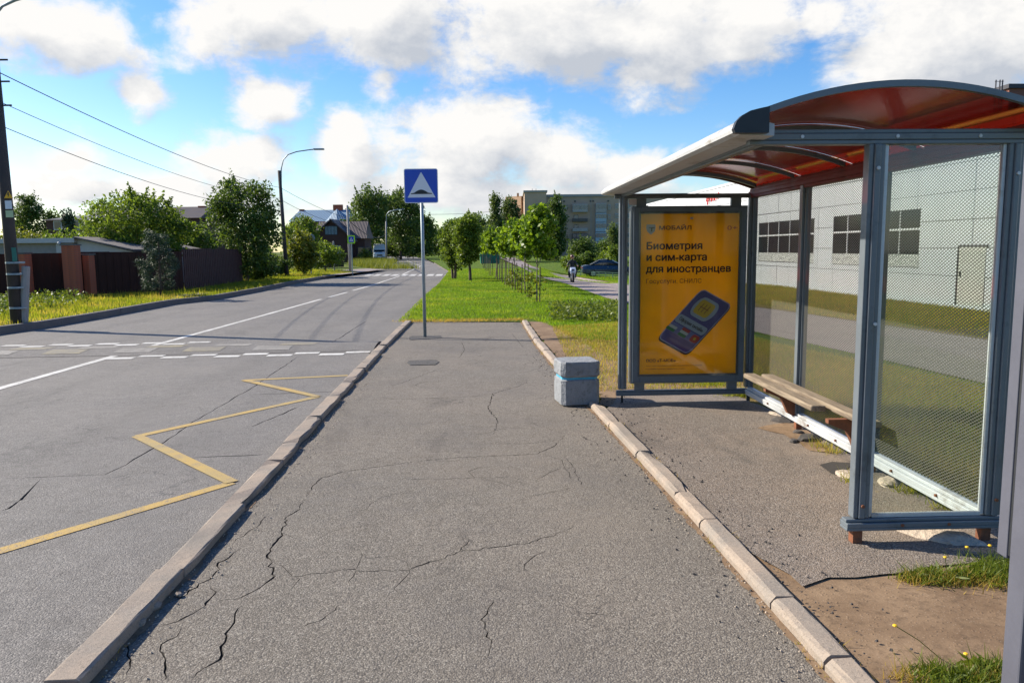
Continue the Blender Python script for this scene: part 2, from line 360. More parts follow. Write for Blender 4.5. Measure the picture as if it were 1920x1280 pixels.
def sheet_mat(name, col, rough=.2, tr=.6, gloss_col=(1, 1, 1), dirt=.15, dirtc=(.5, .4, .3), scale=3.):
    """thin see-through sheet: tinted transparency, reflection and dust"""
    m, b, out = newmat(name); p = obj(b)
    t = b.n('ShaderNodeBsdfTransparent'); b.setin(t.inputs[0], col)
    gl = b.n('ShaderNodeBsdfGlossy'); gl.inputs['Roughness'].default_value = rough
    fr = b.n('ShaderNodeFresnel'); fr.inputs[0].default_value = 1.5
    df = b.n('ShaderNodeBsdfDiffuse'); b.setin(df.inputs[0], dirtc)
    tl = b.n('ShaderNodeBsdfTranslucent'); b.setin(tl.inputs[0], dirtc)
    dd = b.n('ShaderNodeMixShader'); dd.inputs[0].default_value = .5; b.lk(df.outputs[0], dd.inputs[1]); b.lk(tl.outputs[0], dd.inputs[2])
    m1 = b.n('ShaderNodeMixShader'); b.lk(b.mr(b.noise(p, scale, 5, .65), .35, .75, dirt*.4, dirt*1.8), m1.inputs[0]); b.lk(t.outputs[0], m1.inputs[1]); b.lk(dd.outputs[0], m1.inputs[2])
    m2 = b.n('ShaderNodeMixShader'); b.lk(b.math('MULTIPLY', fr.outputs[0], .8), m2.inputs[0]); b.lk(m1.outputs[0], m2.inputs[1]); b.lk(gl.outputs[0], m2.inputs[2])
    b.lk(m2.outputs[0], out.inputs[0]); return m
M_redsheet = sheet_mat('red_polycarbonate', (.42, .020, .008), .12, dirt=.16, dirtc=(.14, .008, .004), scale=1.3)
M_glass = sheet_mat('clear_glass', (.90, .94, .92), .03, dirt=.018, dirtc=(.5, .52, .48), scale=2.)
def mesh_pane():
    m, b, out = newmat('perforated_sheet'); p = obj(b); sx = b.n('ShaderNodeSeparateXYZ'); b.lk(p, sx.inputs[0])
    a = b.math('MULTIPLY', sx.outputs[1], 1/.034); c = b.math('MULTIPLY', sx.outputs[2], 1/.0195)
    def strand(v, w): return b.math('LESS_THAN', b.math('ABSOLUTE', b.math('SUBTRACT', b.math('FRACT', v), .5)), w)
    k = b.math('MAXIMUM', strand(b.math('ADD', a, c), .17), strand(b.math('SUBTRACT', a, c), .08))
    t = b.n('ShaderNodeBsdfTransparent'); t.inputs[0].default_value = (.93, .95, .93, 1)
    pr = b.n('ShaderNodeBsdfPrincipled'); pr.inputs['Base Color'].default_value = (.085, .082, .072, 1); pr.inputs['Roughness'].default_value = .6; pr.inputs['Metallic'].default_value = .1
    mm = b.n('ShaderNodeMixShader'); b.lk(k, mm.inputs[0]); b.lk(t.outputs[0], mm.inputs[1]); b.lk(pr.outputs[0], mm.inputs[2]); b.lk(mm.outputs[0], out.inputs[0]); return m
M_mesh = mesh_pane()

# ------------------------------------------------------------------ flat shapes
def densify(pts, step):
    out = []
    for a, c in zip(pts[:-1], pts[1:]):
        n = max(1, int((Vector(c)-Vector(a)).length/step)); out += [Vector(a).lerp(Vector(c), i/n) for i in range(n)]
    return out+[Vector(pts[-1])]
def sheet(name, poly, hf, mat, step=None, holes=None, parent=None, mats=None, **kw):
    """flat or height-following sheet over a polygon; holes = list of crack polygons sunk into it"""
    P = [Vector((p[0], p[1])) for p in poly]; n = len(P)
    V = list(P); E = []; Fc = [list(range(n))]; drop = {}
    if step:
        xs = [p.x for p in P]; ys = [p.y for p in P]
        x = min(xs)+step/2
        while x < max(xs):
            y = min(ys)+step/2
            while y < max(ys):
                V.append(Vector((x+random.uniform(-.1, .1)*step, y+random.uniform(-.1, .1)*step))); y += step
            x += step
    cracks = holes or []
    for cr_ in cracks:   # (centre pts, half widths, depth)
        cps, hw, dep = cr_; b0 = len(V); k = len(cps); L, Rr, Cc = [], [], []
        for i, q in enumerate(cps):
            d = (cps[min(i+1, k-1)]-cps[max(i-1, 0)]).normalized(); nn = Vector((-d.y, d.x)); w = hw[i]
            if i in (0, k-1): V.append(q.copy()); L.append(len(V)-1); Rr.append(len(V)-1); Cc.append(len(V)-1)
            else:
                V.append(q+nn*w); L.append(len(V)-1); V.append(q-nn*w*random.uniform(.6, 1.3)); Rr.append(len(V)-1)
                V.append(q+nn*w*random.uniform(-.3, .3)); Cc.append(len(V)-1); drop[len(V)-1] = dep
        for seq in (L, Rr, Cc): E += [(seq[i], seq[i+1]) for i in range(k-1)]
    ov, oe, of, iv, ie, if_ = delaunay_2d_cdt(V, E, Fc, 1, 1e-4)
    dr = np.zeros(len(ov))
    for i, src in enumerate(iv):
        for q in src:
            if q in drop: dr[i] = drop[q]
    vs = [(q.x, q.y, hf(q.x, q.y)-dr[i]) for i, q in enumerate(ov)]
    me = bpy.data.meshes.new(name); me.from_pydata(vs, [], [f for f in of]); me.update()
    me.materials.append(mat)
    if mats:
        for mm in mats: me.materials.append(mm)
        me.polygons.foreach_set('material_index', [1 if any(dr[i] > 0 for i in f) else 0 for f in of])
    for p in me.polygons:
        if p.normal.z < 0: me.flip_normals(); break
    return link(name, me, None, parent, **kw)
def crackline(pts, w=.006, dep=.02, z=0., seg=.035, wob=.012):
    P = [Vector(G(px, py, z)[:2]) for px, py in pts]; Q = densify(P, seg)
    for i in range(1, len(Q)-1): Q[i] = Q[i]+Vector((random.uniform(-wob, wob), random.uniform(-wob, wob)))
    n = len(Q); hw = [w*(.45+.9*random.random())*min(1., .3+4*min(i, n-1-i)/n) for i in range(n)]
    return (Q, hw, dep)

# edge lines of the street, measured on the photograph and laid on the ground
kL = [G(px, py, .05) for px, py in [(85, 1280), (146, 1217), (237, 1114), (317, 1047), (364, 1000), (424, 938), (467, 893), (546, 814), (614, 738), (657, 703), (712, 643), (760, 601)]]
def smooth_line(L, deg=3):
    y = np.array([p.y for p in L]); x = np.array([p.x for p in L]); c = np.polyfit(y, x, deg); return [Vector((float(np.polyval(c, q)), q, p.z)) for q, p in zip(y, L)]
kL = smooth_line(kL, 3)
d0 = (kL[0]-kL[3]).normalized(); kL = [kL[0]+d0*9, kL[0]+d0*4]+kL
redge = [G(px, py, RZ) for px, py in [(765, 597), (799, 557), (823, 536), (841, 511)]]+[Vector((-9.5, 95, RZ)), Vector((-17, 150, RZ)), Vector((-26, 200, RZ))]
ledge = [G(px, py, RZ) for px, py in [(0, 627), (79, 616), (187, 597), (325, 571), (400, 563), (480, 548), (560, 531), (629, 519), (676, 514), (732, 494)]]+[Vector((-17.5, 110, RZ)), Vector((-26, 152, RZ)), Vector((-35, 200, RZ))]
d1 = (ledge[0]-ledge[2]).normalized(); ledge = [ledge[0]+d1*16, ledge[0]+d1*6]+ledge
kR = [G(px, py, .05) for px, py in [(978, 600), (1008, 640), (1041, 690), (1075, 725), (1122, 765), (1160, 812), (1215, 862), (1255, 915), (1310, 975), (1355, 1025), (1420, 1090), (1480, 1160), (1530, 1215), (1580, 1280)]]
kR = smooth_line(kR, 3)
d2 = (kR[-1]-kR[-3]).normalized(); kR = kR+[kR[-1]+d2*3, kR[-1]+d2*8]
def off(line, dist):
    out = []
    for i, p in enumerate(line):
        d = (line[min(i+1, len(line)-1)]-line[max(i-1, 0)]); d.z = 0; d.normalize(); out.append(p+Vector((d.y, -d.x, 0))*dist)
    return out

# ground under everything, the road, the platform, grass
MB().prism([(-900, -300), (900, -300), (900, 1500), (-900, 1500)], -3., -1.3).build('ground', M_field, kind='structure')
roadP = [p for p in kL]+[p for p in redge]+[p for p in reversed(ledge)]
rc = []
for pts in ([(0, 896), (120, 892), (200, 889), (235, 872), (270, 850), (330, 815), (355, 795), (420, 757), (475, 725), (520, 695), (560, 668)],
            [(355, 858), (430, 855), (505, 851)], [(455, 740), (540, 737), (600, 735), (640, 733)], [(0, 942), (20, 941), (36, 938), (18, 952), (0, 958)],
            [(610, 648), (640, 632), (670, 612), (690, 600)], [(560, 762), (520, 780), (470, 800)]):
    rc.append(crackline(pts, .008, .02, RZ, .12, .012))
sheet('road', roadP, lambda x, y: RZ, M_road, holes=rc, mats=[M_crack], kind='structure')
road = bpy.data.objects['road']

platP = [p for p in off(kL, .13)]+[Vector((kL[-1].x+.16, kL[-1].y+.25, 0))]+[p for p in off(kR, -.03)]
pc = []
PCR = [([(570, 940), (558, 958), (538, 968), (530, 999), (515, 1019), (503, 1039), (508, 1060), (515, 1075), (495, 1098), (447, 1120), (404, 1124)], .010),
       ([(515, 1075), (550, 1079), (594, 1076), (653, 1067), (705, 1071), (760, 1068), (830, 1045), (860, 1035), (920, 1025), (990, 1018), (1045, 1000), (1080, 985)], .007),
       ([(570, 940), (580, 920), (600, 897), (640, 885), (720, 873), (800, 862), (860, 857), (925, 855), (1010, 850), (1040, 835), (1062, 815)], .007),
       ([(501, 966), (487, 984), (455, 1003), (439, 1015)], .006),
       ([(447, 1025), (435, 1043), (412, 1055), (408, 1071), (384, 1090), (348, 1114), (309, 1134)], .008),
       ([(394, 1098), (400, 1110), (396, 1122), (372, 1142), (329, 1164), (285, 1178)], .009),
       ([(461, 1132), (439, 1150), (439, 1166), (420, 1185), (418, 1217), (408, 1237), (384, 1251), (360, 1275)], .009),
       ([(340, 1174), (329, 1193), (305, 1209), (309, 1241), (309, 1275)], .007),
       ([(990, 715), (970, 725), (945, 731), (925, 738), (915, 765), (935, 790), (925, 815)], .008),
       ([(690, 742), (740, 748), (840, 745), (920, 741)], .007), ([(740, 897), (820, 898), (900, 895), (970, 895)], .005),
       ([(1085, 1148), (1110, 1151), (1160, 1150)], .004), ([(925, 1120), (918, 1140), (905, 1160), (912, 1185), (920, 1210), (912, 1235)], .005),
       ([(830, 690), (800, 700), (760, 715), (735, 724)], .006), ([(1000, 748), (1040, 742), (1060, 730)], .005),
       ([(1055, 560+290), (1078, 880), (1095, 915)], .004), ([(980, 700), (1010, 690), (1032, 672)], .005),
       ([(690, 660), (710, 668), (735, 672)], .006), ([(880, 1010), (860, 1035)], .004),
       ([(590, 1010), (640, 990), (700, 985)], .003), ([(545, 1180), (600, 1165), (640, 1130)], .004), ([(200, 1190), (230, 1200), (245, 1235), (240, 1270)], .007),
       ([(865, 640), (872, 655), (860, 672)], .007), ([(960, 625), (972, 640), (982, 652)], .007)]
for pts, w in PCR: pc.append(crackline(pts, w*.62, .02, 0))
rx_ = random.Random(31)
for i in range(44):
    x_, y_ = rx_.uniform(-1.2, 1.0), rx_.uniform(2.9, 14); a_ = rx_.uniform(0, 6.28); P_ = [Vector((x_, y_))]
    for q in range(rx_.randint(3, 7)): a_ += rx_.uniform(-1.0, 1.0)*(1 if q % 2 else -.6); P_.append(P_[-1]+Vector((math.cos(a_), math.sin(a_)))*rx_.uniform(.06, .16))
    if all(-1.5 < p.x < .9-.02*p.y for p in P_):
        w_ = rx_.uniform(.0010, .0024)+y_*.00012; pc.append((P_, [w_]*len(P_), .012))
hlist = pc
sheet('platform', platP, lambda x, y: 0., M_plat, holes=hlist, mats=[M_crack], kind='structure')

# grass: right side (lawn with the height function), left verge
fl = off(kR, -.10)
lawnP = [Vector((-6, -14, 0))+Vector((0, 0, 0))]
lawnP = [redge[0]+Vector((.04, 0, 0))]+[p+Vector((.02, 0, 0)) for p in redge[1:]]+[Vector((-26, 420, 0)), Vector((420, 420, 0)), Vector((420, -14, 0)), Vector((fl[-1].x, -14, 0))]+list(reversed(fl))+[Vector((kL[-1].x+.18, kL[-1].y+.25, 0))]
lawn = sheet('lawn', lawnP, lambda x, y: H(x, y)+.012, M_lawn, step=3.5 if False else None, kind='structure')
def regrid(name, poly, hf, mat, x0, x1, y0, y1, st, **kw): pass
bpy.data.objects.remove(lawn)
# coarse near grid + boundary
V = [Vector((p.x, p.y)) for p in lawnP]; nb = len(V)
for x in np.arange(-1, 24, 1.3):
    for y in np.arange(20, 70, 2.2): V.append(Vector((x+random.uniform(-.2, .2), y+random.uniform(-.2, .2))))
for x in range(30, 400, 60):
    for y in range(0, 400, 60): V.append(Vector((x, y)))
ov, oe, of, *_ = delaunay_2d_cdt(V, [], [list(range(nb))], 1, 1e-4)
me = bpy.data.meshes.new('lawn'); me.from_pydata([(q.x, q.y, H(q.x, q.y)+.012) for q in ov], [], of); me.update()
if me.polygons[0].normal.z < 0: me.flip_normals()
lawn = link('lawn', me, M_lawn, kind='structure')
vergeP = [p+Vector((-.13, 0, 0)) for p in ledge]+[Vector((-35.2, 420, 0)), Vector((-450, 420, 0)), Vector((-450, -14, 0)), Vector((ledge[0].x-.2, -14, 0))]
sheet('verge', vergeP, lambda x, y: .05, M_verge, kind='structure')

def strip(px_pts, dz, f=GP): return [f(px, py, dz) for px, py in px_pts]
def patch(name, pts, mat, dz, step=None, jit=0., parent=None, **kw):
    P = [Vector((p[0], p[1], 0)) for p in pts]
    if jit:
        Q = densify(P+[P[0]], .12)[:-1]; P = [q+Vector((random.uniform(-jit, jit), random.uniform(-jit, jit), 0)) for q in Q]
    V = [Vector((p.x, p.y)) for p in P]; nb = len(V)
    if step:
        xs = [p.x for p in P]; ys = [p.y for p in P]
        for x in np.arange(min(xs), max(xs), step):
            for y in np.arange(min(ys), max(ys), step): V.append(Vector((x, y)))
    ov, oe, of, *_ = delaunay_2d_cdt(V, [], [list(range(nb))], 1, 1e-4)
    me = bpy.data.meshes.new(name); me.from_pydata([(q.x, q.y, H(q.x, q.y)+dz) for q in ov], [], of); me.update()
    if me.polygons[0].normal.z < 0: me.flip_normals()
    return link(name, me, mat, parent, **kw)
# asphalt inside the shelter
floorP = [p for p in fl if p.y < 8.6]
rs = [Vector((2.35, 8.15, 0)), Vector((2.6, 6.6, 0)), Vector((2.75, 5.3, 0)), Vector((2.85, 4.4, 0)), Vector((2.75, 3.75, 0)), Vector((2.2, 3.65, 0)), G(1700, 1085), G(1560, 1095), G(1500, 1110), G(1480, 1085)]
far_ = [p for p in reversed(fl) if 3.7 < p.y < 8.3]
patch('shelter_pavement', rs+far_+[Vector((1.2, 8.35, 0)), Vector((2.0, 8.3, 0))], M_floor, .030, jit=.02, kind='structure')
dirtP = [G(1470, 1075), G(1560, 1088), G(1700, 1080), G(1760, 1040), G(1960, 1050), G(1990, 1120), G(2000, 1290), G(1900, 1400), Vector((1.45, 1.6, 0)), Vector((1.3, 2.3, 0))]+[p for p in reversed(fl) if 2.3 < p.y < 3.8][::-1][:0]
dirtP = [G(1440, 1040), G(1480, 1075), G(1500, 1085), G(1600, 1080), G(1730, 1078), G(1760, 1035), G(1980, 1040), G(2080, 1200), Vector((2.6, 1.2, 0)), Vector((1.55, 1.0, 0))]+[p for p in reversed(off(kR, -.1)) if .9 < p.y < 4.2]
patch('bare_soil', dirtP, M_soil, .021, jit=.01, kind='structure')
patch('dry_grass_ground', [G(1035, 614), G(1165, 606), Vector((3.9, 13.5, 0)), Vector((4.95, 10.2, 0)), Vector((5.4, 7.0, 0)), Vector((5.9, 4.0, 0)), Vector((6.1, 2.6, 0)), Vector((3.05, 2.6, 0)), Vector((2.95, 4.0, 0)), Vector((2.6, 6.5, 0)), Vector((2.35, 8.1, 0)), Vector((1.2, 8.3, 0)), G(1120, 750), G(1070, 690)], M_dry, .018, jit=.06, kind='structure')
patch('worn_soil_strip', [G(1125, 738), G(1125, 715), G(1165, 712), G(1400, 716), G(1410, 742), G(1300, 760), G(1160, 772), G(1128, 762)], M_soil, .024, jit=.03, kind='structure')
patch('wall_foot_ground', [Vector((8.4, 9, 0)), Vector((7.9, 13, 0)), Vector((6.5, 20.4, 0)), Vector((6.3, 27, 0)), Vector((10.3, 33, 0)), Vector((11.0, 17.4, 0)), Vector((11.6, 4, 0)), Vector((9.0, 4, 0))], M_dry, .020, step=2.2, jit=0, kind='structure')
# foot path
lo = strip([(935, 483), (985, 505), (1010, 520), (1060, 532), (1138, 560)], 0)
hi = strip([(966, 483), (1000, 500), (1045, 513), (1160, 529)], 0)
lowL = [Vector((p.x, p.y, 0)) for p in lo]+[Vector((4.45, 14.6, 0)), Vector((5.1, 10.7, 0)), Vector((5.9, 5, 0)), Vector((6.6, 0, 0)), Vector((7.2, -6, 0))]
hiL = [Vector((p.x, p.y, 0)) for p in hi]+[Vector((6.4, 20.4, 0)), Vector((7.9, 13, 0)), Vector((8.7, 7, 0)), Vector((9.3, 0, 0)), Vector((9.8, -6, 0))]
patch('footpath', lowL+list(reversed(hiL)), M_path, .026, step=2.5, kind='structure')
patch('footpath_edge', [p for p in off(hiL[::-1], .0)]+[p for p in reversed(off(hiL[::-1], -.12))], M_dry, .034, step=2.5, kind='structure')

def dirt_line(name, line, o1, o2, z, mat, seed):
    random.seed(seed); Q = densify(line, .035); a = off(Q, o1); c = off(Q, o2); n = len(Q); ww = [random.random() for _ in Q]; ww = [sum(ww[max(0, i-2):i+3])/len(ww[max(0, i-2):i+3])*.75+.25*w_ for i, w_ in enumerate(ww)]
    vs = [(p.x, p.y, z) for p in a]+[(q.x+(p.x-q.x)*random.random()**1.6, q.y+(p.y-q.y)*random.random()*.6, z) for p, q in zip(a, c)]
    vs[n:] = [(p.x+(q.x-p.x)*k_*1.15, p.y+(q.y-p.y)*k_, z) for p, q, k_ in zip(a, c, ww)]
    MB().add(vs, [(i, i+1, n+i+1, n+i) for i in range(n-1)]).build(name, mat, kind='structure')
dirt_line('kerb_dirt', kR, .0, .06, .003, M_soil, 5); dirt_line('kerb_dirt', kL, .125, .175, .003, M_soil, 6)
patch('bare_strip', [kR[0]+Vector((.1, 0, 0)), kR[0]+Vector((.5, -.2, 0)), kR[3]+Vector((.9, .6, 0)), kR[3]+Vector((.75, -.3, 0)), kR[3]+Vector((.1, -.3, 0))], M_soil, .022, jit=.05, kind='structure')
dirt_line('road_edge_dirt', kL, -.002, -.06, RZ+.003, M_soil, 7); random.seed(11)
# kerbs: every stone its own part
def kerb(name, line, width, htop, hbot, mat, stone_len=1., gap=.014, jit=.006, side=1, chips=True, cl_=.012, cr_=.012):
    root = empty(name, kind='structure')
    L = [Vector((p.x, p.y, 0)) for p in line]; cum = [0]
    for a, c in zip(L[:-1], L[1:]): cum.append(cum[-1]+(c-a).length)
    def pt(s):
        for i in range(len(L)-1):
            if s <= cum[i+1] or i == len(L)-2: t = (s-cum[i])/(cum[i+1]-cum[i]); return L[i].lerp(L[i+1], t)
    s = 0.; k = 0
    while s < cum[-1]-.05:
        ln = stone_len*random.choice([1, 1, 1, .5 if stone_len < 2 else 1]); e = min(s+ln, cum[-1])
        nseg = 6; mb = MB(); rows = []; dz = random.uniform(-jit, jit); dx = random.uniform(-jit, jit)
        w = width; hb = hbot; prof = [(0, hb), (0, htop-cl_*.9), (cl_*.35, htop-cl_*.35), (cl_, htop), (w-cr_, htop), (w-cr_*.35, htop-cr_*.35), (w, htop-cr_*.9), (w, hb)]
        chip = random.random() < .4
        for i in range(nseg+1):
            q = s+gap/2+(e-s-gap)*i/nseg; p = pt(q); d = (pt(min(q+.05, cum[-1]))-pt(max(q-.05, 0))).normalized(); nn = Vector((d.y, -d.x, 0))*side
            row = []
            for j, (a, z) in enumerate(prof):
                jj = .0035 if chips else 0
                aa = a+random.uniform(-jj, jj); zz = z+random.uniform(-jj, jj) if z > hb else z
                if chip and chips and i in (0, 1, nseg) and j in (5, 6, 4): zz -= random.uniform(.0, .035); aa -= random.uniform(0, .03)
                row.append(p+nn*(aa+dx)+Vector((0, 0, zz+dz)))
            rows.append(row)
        n = len(prof); vs = [q for r in rows for q in r]
        fs = [(i*n+j, i*n+j+1, (i+1)*n+j+1, (i+1)*n+j) for i in range(nseg) for j in range(n-1)]
        fs += [tuple(range(n)), tuple(nseg*n+j for j in range(n))[::-1]]
        mb.add(vs, fs).build('kerb_stone', mat, root, smooth=False)
        s = e; k += 1
    return root
kerb('platform_kerb', kL, .13, .052, -.16, M_kerb, 1., .016, .0045)
kerb('shelter_kerb', kR, .11, .055, -.06, M_kerb, 1., .016, .005, side=-1, cl_=.028)
kerb('far_verge_kerb', [p for p in ledge if p.y < 95][:10], .14, .07, -.16, M_kerbl, 3., .02, .004, side=-1, chips=False)
rk = [p for p in redge]; kerb('lawn_kerb', rk[:4]+[Vector((-9.5, 95, 0))], .10, -.015, -.2, M_kerbl, 4., .02, .003, side=1, chips=False)
MB().bb((-8.9, 58, -.05), (-8.0, 60, .0)) if False else None

# side path by the crossing on the left, and driveway
patch('side_path', [G(600, 521), G(606, 513), G(650, 507), G(700, 504), G(722, 506), G(672, 512.5), G(630, 517.5)], M_path, .062, kind='structure')
patch('driveway', [G(322, 563), G(335, 555), G(372, 549), G(396, 552.5), G(372, 556.5)], M_path, .062, kind='structure')

# road markings
def ribbon(pts, w, z, mat, name='lane_line', parent=None, cutw=None):
    pts = [Vector((p.x, p.y, 0)) for p in pts]; mb = MB(); vs = []
    Q = densify(pts, .6)
    for i, p in enumerate(Q):
        d = (Q[min(i+1, len(Q)-1)]-Q[max(i-1, 0)]).normalized(); nn = Vector((-d.y, d.x, 0))
        k = w/2*(1+random.uniform(-.06, .06)); vs += [p+nn*k+Vector((0, 0, z)), p-nn*k+Vector((0, 0, z))]
    mb.add(vs, [(2*i, 2*i+1, 2*i+3, 2*i+2) for i in range(len(Q)-1)]); return mb.build(name, mat, parent or road)
MZ = RZ+.004
cl = lambda pts: [G(px, py, RZ) for px, py in pts]
c0 = G(0, 728, RZ); c1 = G(216, 667, RZ); ribbon([c0+(c0-c1).normalized()*9, c0, c1], .13, MZ, M_white)
ribbon(cl([(269, 653), (400, 617), (480, 595), (602, 561)]), .12, MZ, M_white)
ribbon(cl([(617, 557), (651, 548)]), .12, MZ, M_white)
ribbon(cl([(661, 545), (700, 534), (745, 519)]), .12, MZ, M_white)
ribbon(cl([(745, 519), (789, 499)])+[Vector((-15.4, 115, 0)), Vector((-21.5, 152, 0))], .12, MZ, M_white)
zz = [G(0, 1033, RZ)+(G(0, 1033, RZ)-G(435, 905, RZ)).normalized()*.8, G(435, 905, RZ), G(257, 818, RZ), G(595, 744, RZ), G(458, 713, RZ), G(652, 704, RZ)]
zs = empty('stop_zigzag', kind='structure')
for i, (a, c) in enumerate(zip(zz[:-1], zz[1:])):
    ribbon([a+(c-a).normalized()*(.0 if i else 0), c], .10, MZ+.004*(i % 2), M_yellow, 'zigzag_stroke', zs)
# crossing bars
for px in range(686, 846, 17):
    a = G(px, 517.2, RZ); d = Vector((-.055, .998, 0)); ribbon([a, a+d*3.2], .42, MZ, M_white, 'crossing_bar')
for i, Y in enumerate((82, 96, 112, 128)):  # pale bars paint the sunlit gaps between shadows on the far road
    xc = -11.5-(Y-82)*.14
    ribbon([Vector((xc-3.2, Y, 0)), Vector((xc+3.4, Y, 0))], 1.1, MZ, M_worn_lit, 'sunlit_bar')
# speed hump across the road
hA, hB = G(0, 671, RZ), G(690, 658, RZ); ud = (hB-hA).normalized(); vd = Vector((-ud.y, ud.x, 0)); hW = 1.35; hH = .045
hs0 = hA+ud*(-3.2); hL = 12.0
# clip by kerb on the right
hump = MB(); nu, nv = 40, 10; 
def hz(v): return RZ+.002+hH*math.sin(math.pi*min(1, max(0, v/hW)))**.8
def hpt(u, v, dz=0):
    p = hs0+ud*u+vd*v; p.z = hz(v)+dz; return p
uL = (G(712, 643, RZ)-hs0).dot(ud)
vs = [hpt(uL*i/nu, hW*j/nv) for i in range(nu+1) for j in range(nv+1)]
hump.add(vs, [(i*(nv+1)+j, (i+1)*(nv+1)+j, (i+1)*(nv+1)+j+1, i*(nv+1)+j+1) for i in range(nu) for j in range(nv)])
ho = hump.build('speed_hump', M_patch if False else M_road, smooth=True, kind='structure')
def hmark(u, v, w, d, mat, name, dz=.004):
    mb = MB(); n = 3; vs = []
    for i in range(2):
        for j in range(n+1): vs.append(hpt(u+w*i, v+d*j/n, dz))
    mb.add(vs, [(j, n+1+j, n+2+j, j+1) for j in range(n)]); mb.build(name, mat, ho)
u0 = (G(195, 675, RZ)-hs0).dot(ud)
u = u0; k = 0
while u < uL-.35:
    hmark(u, -.46, .40, .20, M_white, 'hump_square'); hmark(u+.40, -.24, .40, .20, M_white, 'hump_square'); u += .84
u = .2
while u < u0+.6:
    hmark(u, hW+.05, .40, .20, M_white, 'hump_square'); hmark(u+.40, hW+.27, .40, .20, M_white, 'hump_square'); u += .84
u = .3; k = 0
while u < uL-1.7:
    hmark(u, .18, .62, .42, M_worn if k % 2 else M_worn_lit, 'hump_square'); hmark(u+.35, .66, .62, .42, M_worn_lit if k % 2 else M_worn, 'hump_square'); u += 1.15; k += 1
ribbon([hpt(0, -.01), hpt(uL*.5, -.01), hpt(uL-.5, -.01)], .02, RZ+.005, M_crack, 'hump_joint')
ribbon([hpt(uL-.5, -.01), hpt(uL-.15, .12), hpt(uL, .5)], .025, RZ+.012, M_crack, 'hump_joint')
# tyre-dark bands on the road are left to the material; dark patches and a painted shadow line
for pts in ([(770, 633.5), (740, 632)], [(797, 634), (1005, 640)]):
    pass
def slab(name, pts, mat, z, h, parent, jit=.0):
    P = [G(px, py, z) for px, py in pts]; P = densify(P+[P[0]], .06)[:-1]; P = [p+Vector((random.uniform(-jit, jit), random.uniform(-jit, jit), 0)) for p in P]
    return MB().prism([(p.x, p.y) for p in P], z-.01, z+h).build(name, mat, parent)
plat = bpy.data.objects['platform']
slab('asphalt_patch', [(767, 633), (772, 630), (826, 629), (828, 634), (769, 637.5)], M_patch, 0, .006, plat, .008)
slab('utility_cover', [(762, 681), (768, 676.5), (818, 675), (824, 679), (815, 684), (770, 685)], M_patch, 0, .008, plat, .006)
ribbon([G(741, 633), G(770, 633.5)], .02, .003, M_crack, 'shadow_line', plat)  # left end of the thin cast shadow, painted as a dark ribbon
ribbon([G(828, 634), G(1005, 640)], .018, .003, M_crack, 'shadow_line', plat)  # dark ribbon paints the thin shadow running from the sign pole
# ------------------------------------------------------------------ bus shelter
B0 = Vector((2.545, 3.97, 0)); SA = math.atan2(.034, 1)    # local: +y along the street, +x away from road; road side is -x
sh = empty('bus_shelter', B0, SA, label='bus shelter with curved red see-through roof, blue grey frame and perforated back wall', cat='bus shelter')
TOP = 2.10; SL = 3.80; FT = 1.30; FN = .715; ZB = .11
def post(x, y, z0=ZB+.06, z1=TOP, w=.085, d=.085, name='post'):
    mb = MB(); mb.box((x, y, (z0+z1)/2), (w*.38, d, z1-z0)); mb.box((x-w*.33, y, (z0+z1)/2), (w*.30, d*.72, z1-z0)); mb.box((x+w*.33, y, (z0+z1)/2), (w*.30, d*.72, z1-z0))
    return mb.build(name, M_frame, sh, bevel=.006)
sy = [0, 1.27, 2.53, SL]
for y in sy: post(0, y)
post(-FN, 0, w=.088); post(-FT, SL, w=.085)
# base feet
for x, y in [(-FN-.01, 0), (-.03, 0), (0, 1.27), (0, 2.53)]:
    MB().box((x, y, .045), (.05, .05, .13)).build('foot', M_rust, sh)
MB().box((-FT, SL, .05), (.02, .02, .12)).build('foot', M_black, sh); MB().box((0, SL, .05), (.03, .03, .12)).build('foot', M_black, sh)
# rails
def rail(a, c, w=.05, h=.06, mat=M_frame, name='rail'):
    mb = MB(); a, c = Vector(a), Vector(c); mb.bar(a, c, w, h*.42); mb.bar(a+Vector((0, 0, h*.36)), c+Vector((0, 0, h*.36)), w*.6, h*.28); mb.bar(a-Vector((0, 0, h*.36)), c-Vector((0, 0, h*.36)), w*.92, h*.28)
    return mb.build(name, mat, sh, bevel=.004)
rail((0, .05, ZB+.03), (0, SL-.05, ZB+.03), .10, .075, M_alu, 'bottom_rail')
rail((-FN-.08, -.005, ZB+.025), (.06, -.005, ZB+.025), .09, .06, M_frame, 'bottom_rail')
rail((-FT-.06, SL, ZB+.02), (.05, SL, ZB+.02), .07, .055, M_frame, 'bottom_rail')
rail((0, -.02, TOP+.02), (0, SL+.05, TOP+.02), .07, .09, M_red, 'top_rail')
rail((-1.36, 0, TOP+.035), (.08, 0, TOP+.035), .07, .075, M_frame, 'tie_beam')
rail((-1.39, SL, TOP-.0), (.05, SL, TOP-.0), .05, .045, M_frame, 'tie_beam')
rail((-1.30, -.0, TOP+.02), (-1.30, SL, TOP+.02), .05, .05, M_frame, 'front_purlin')
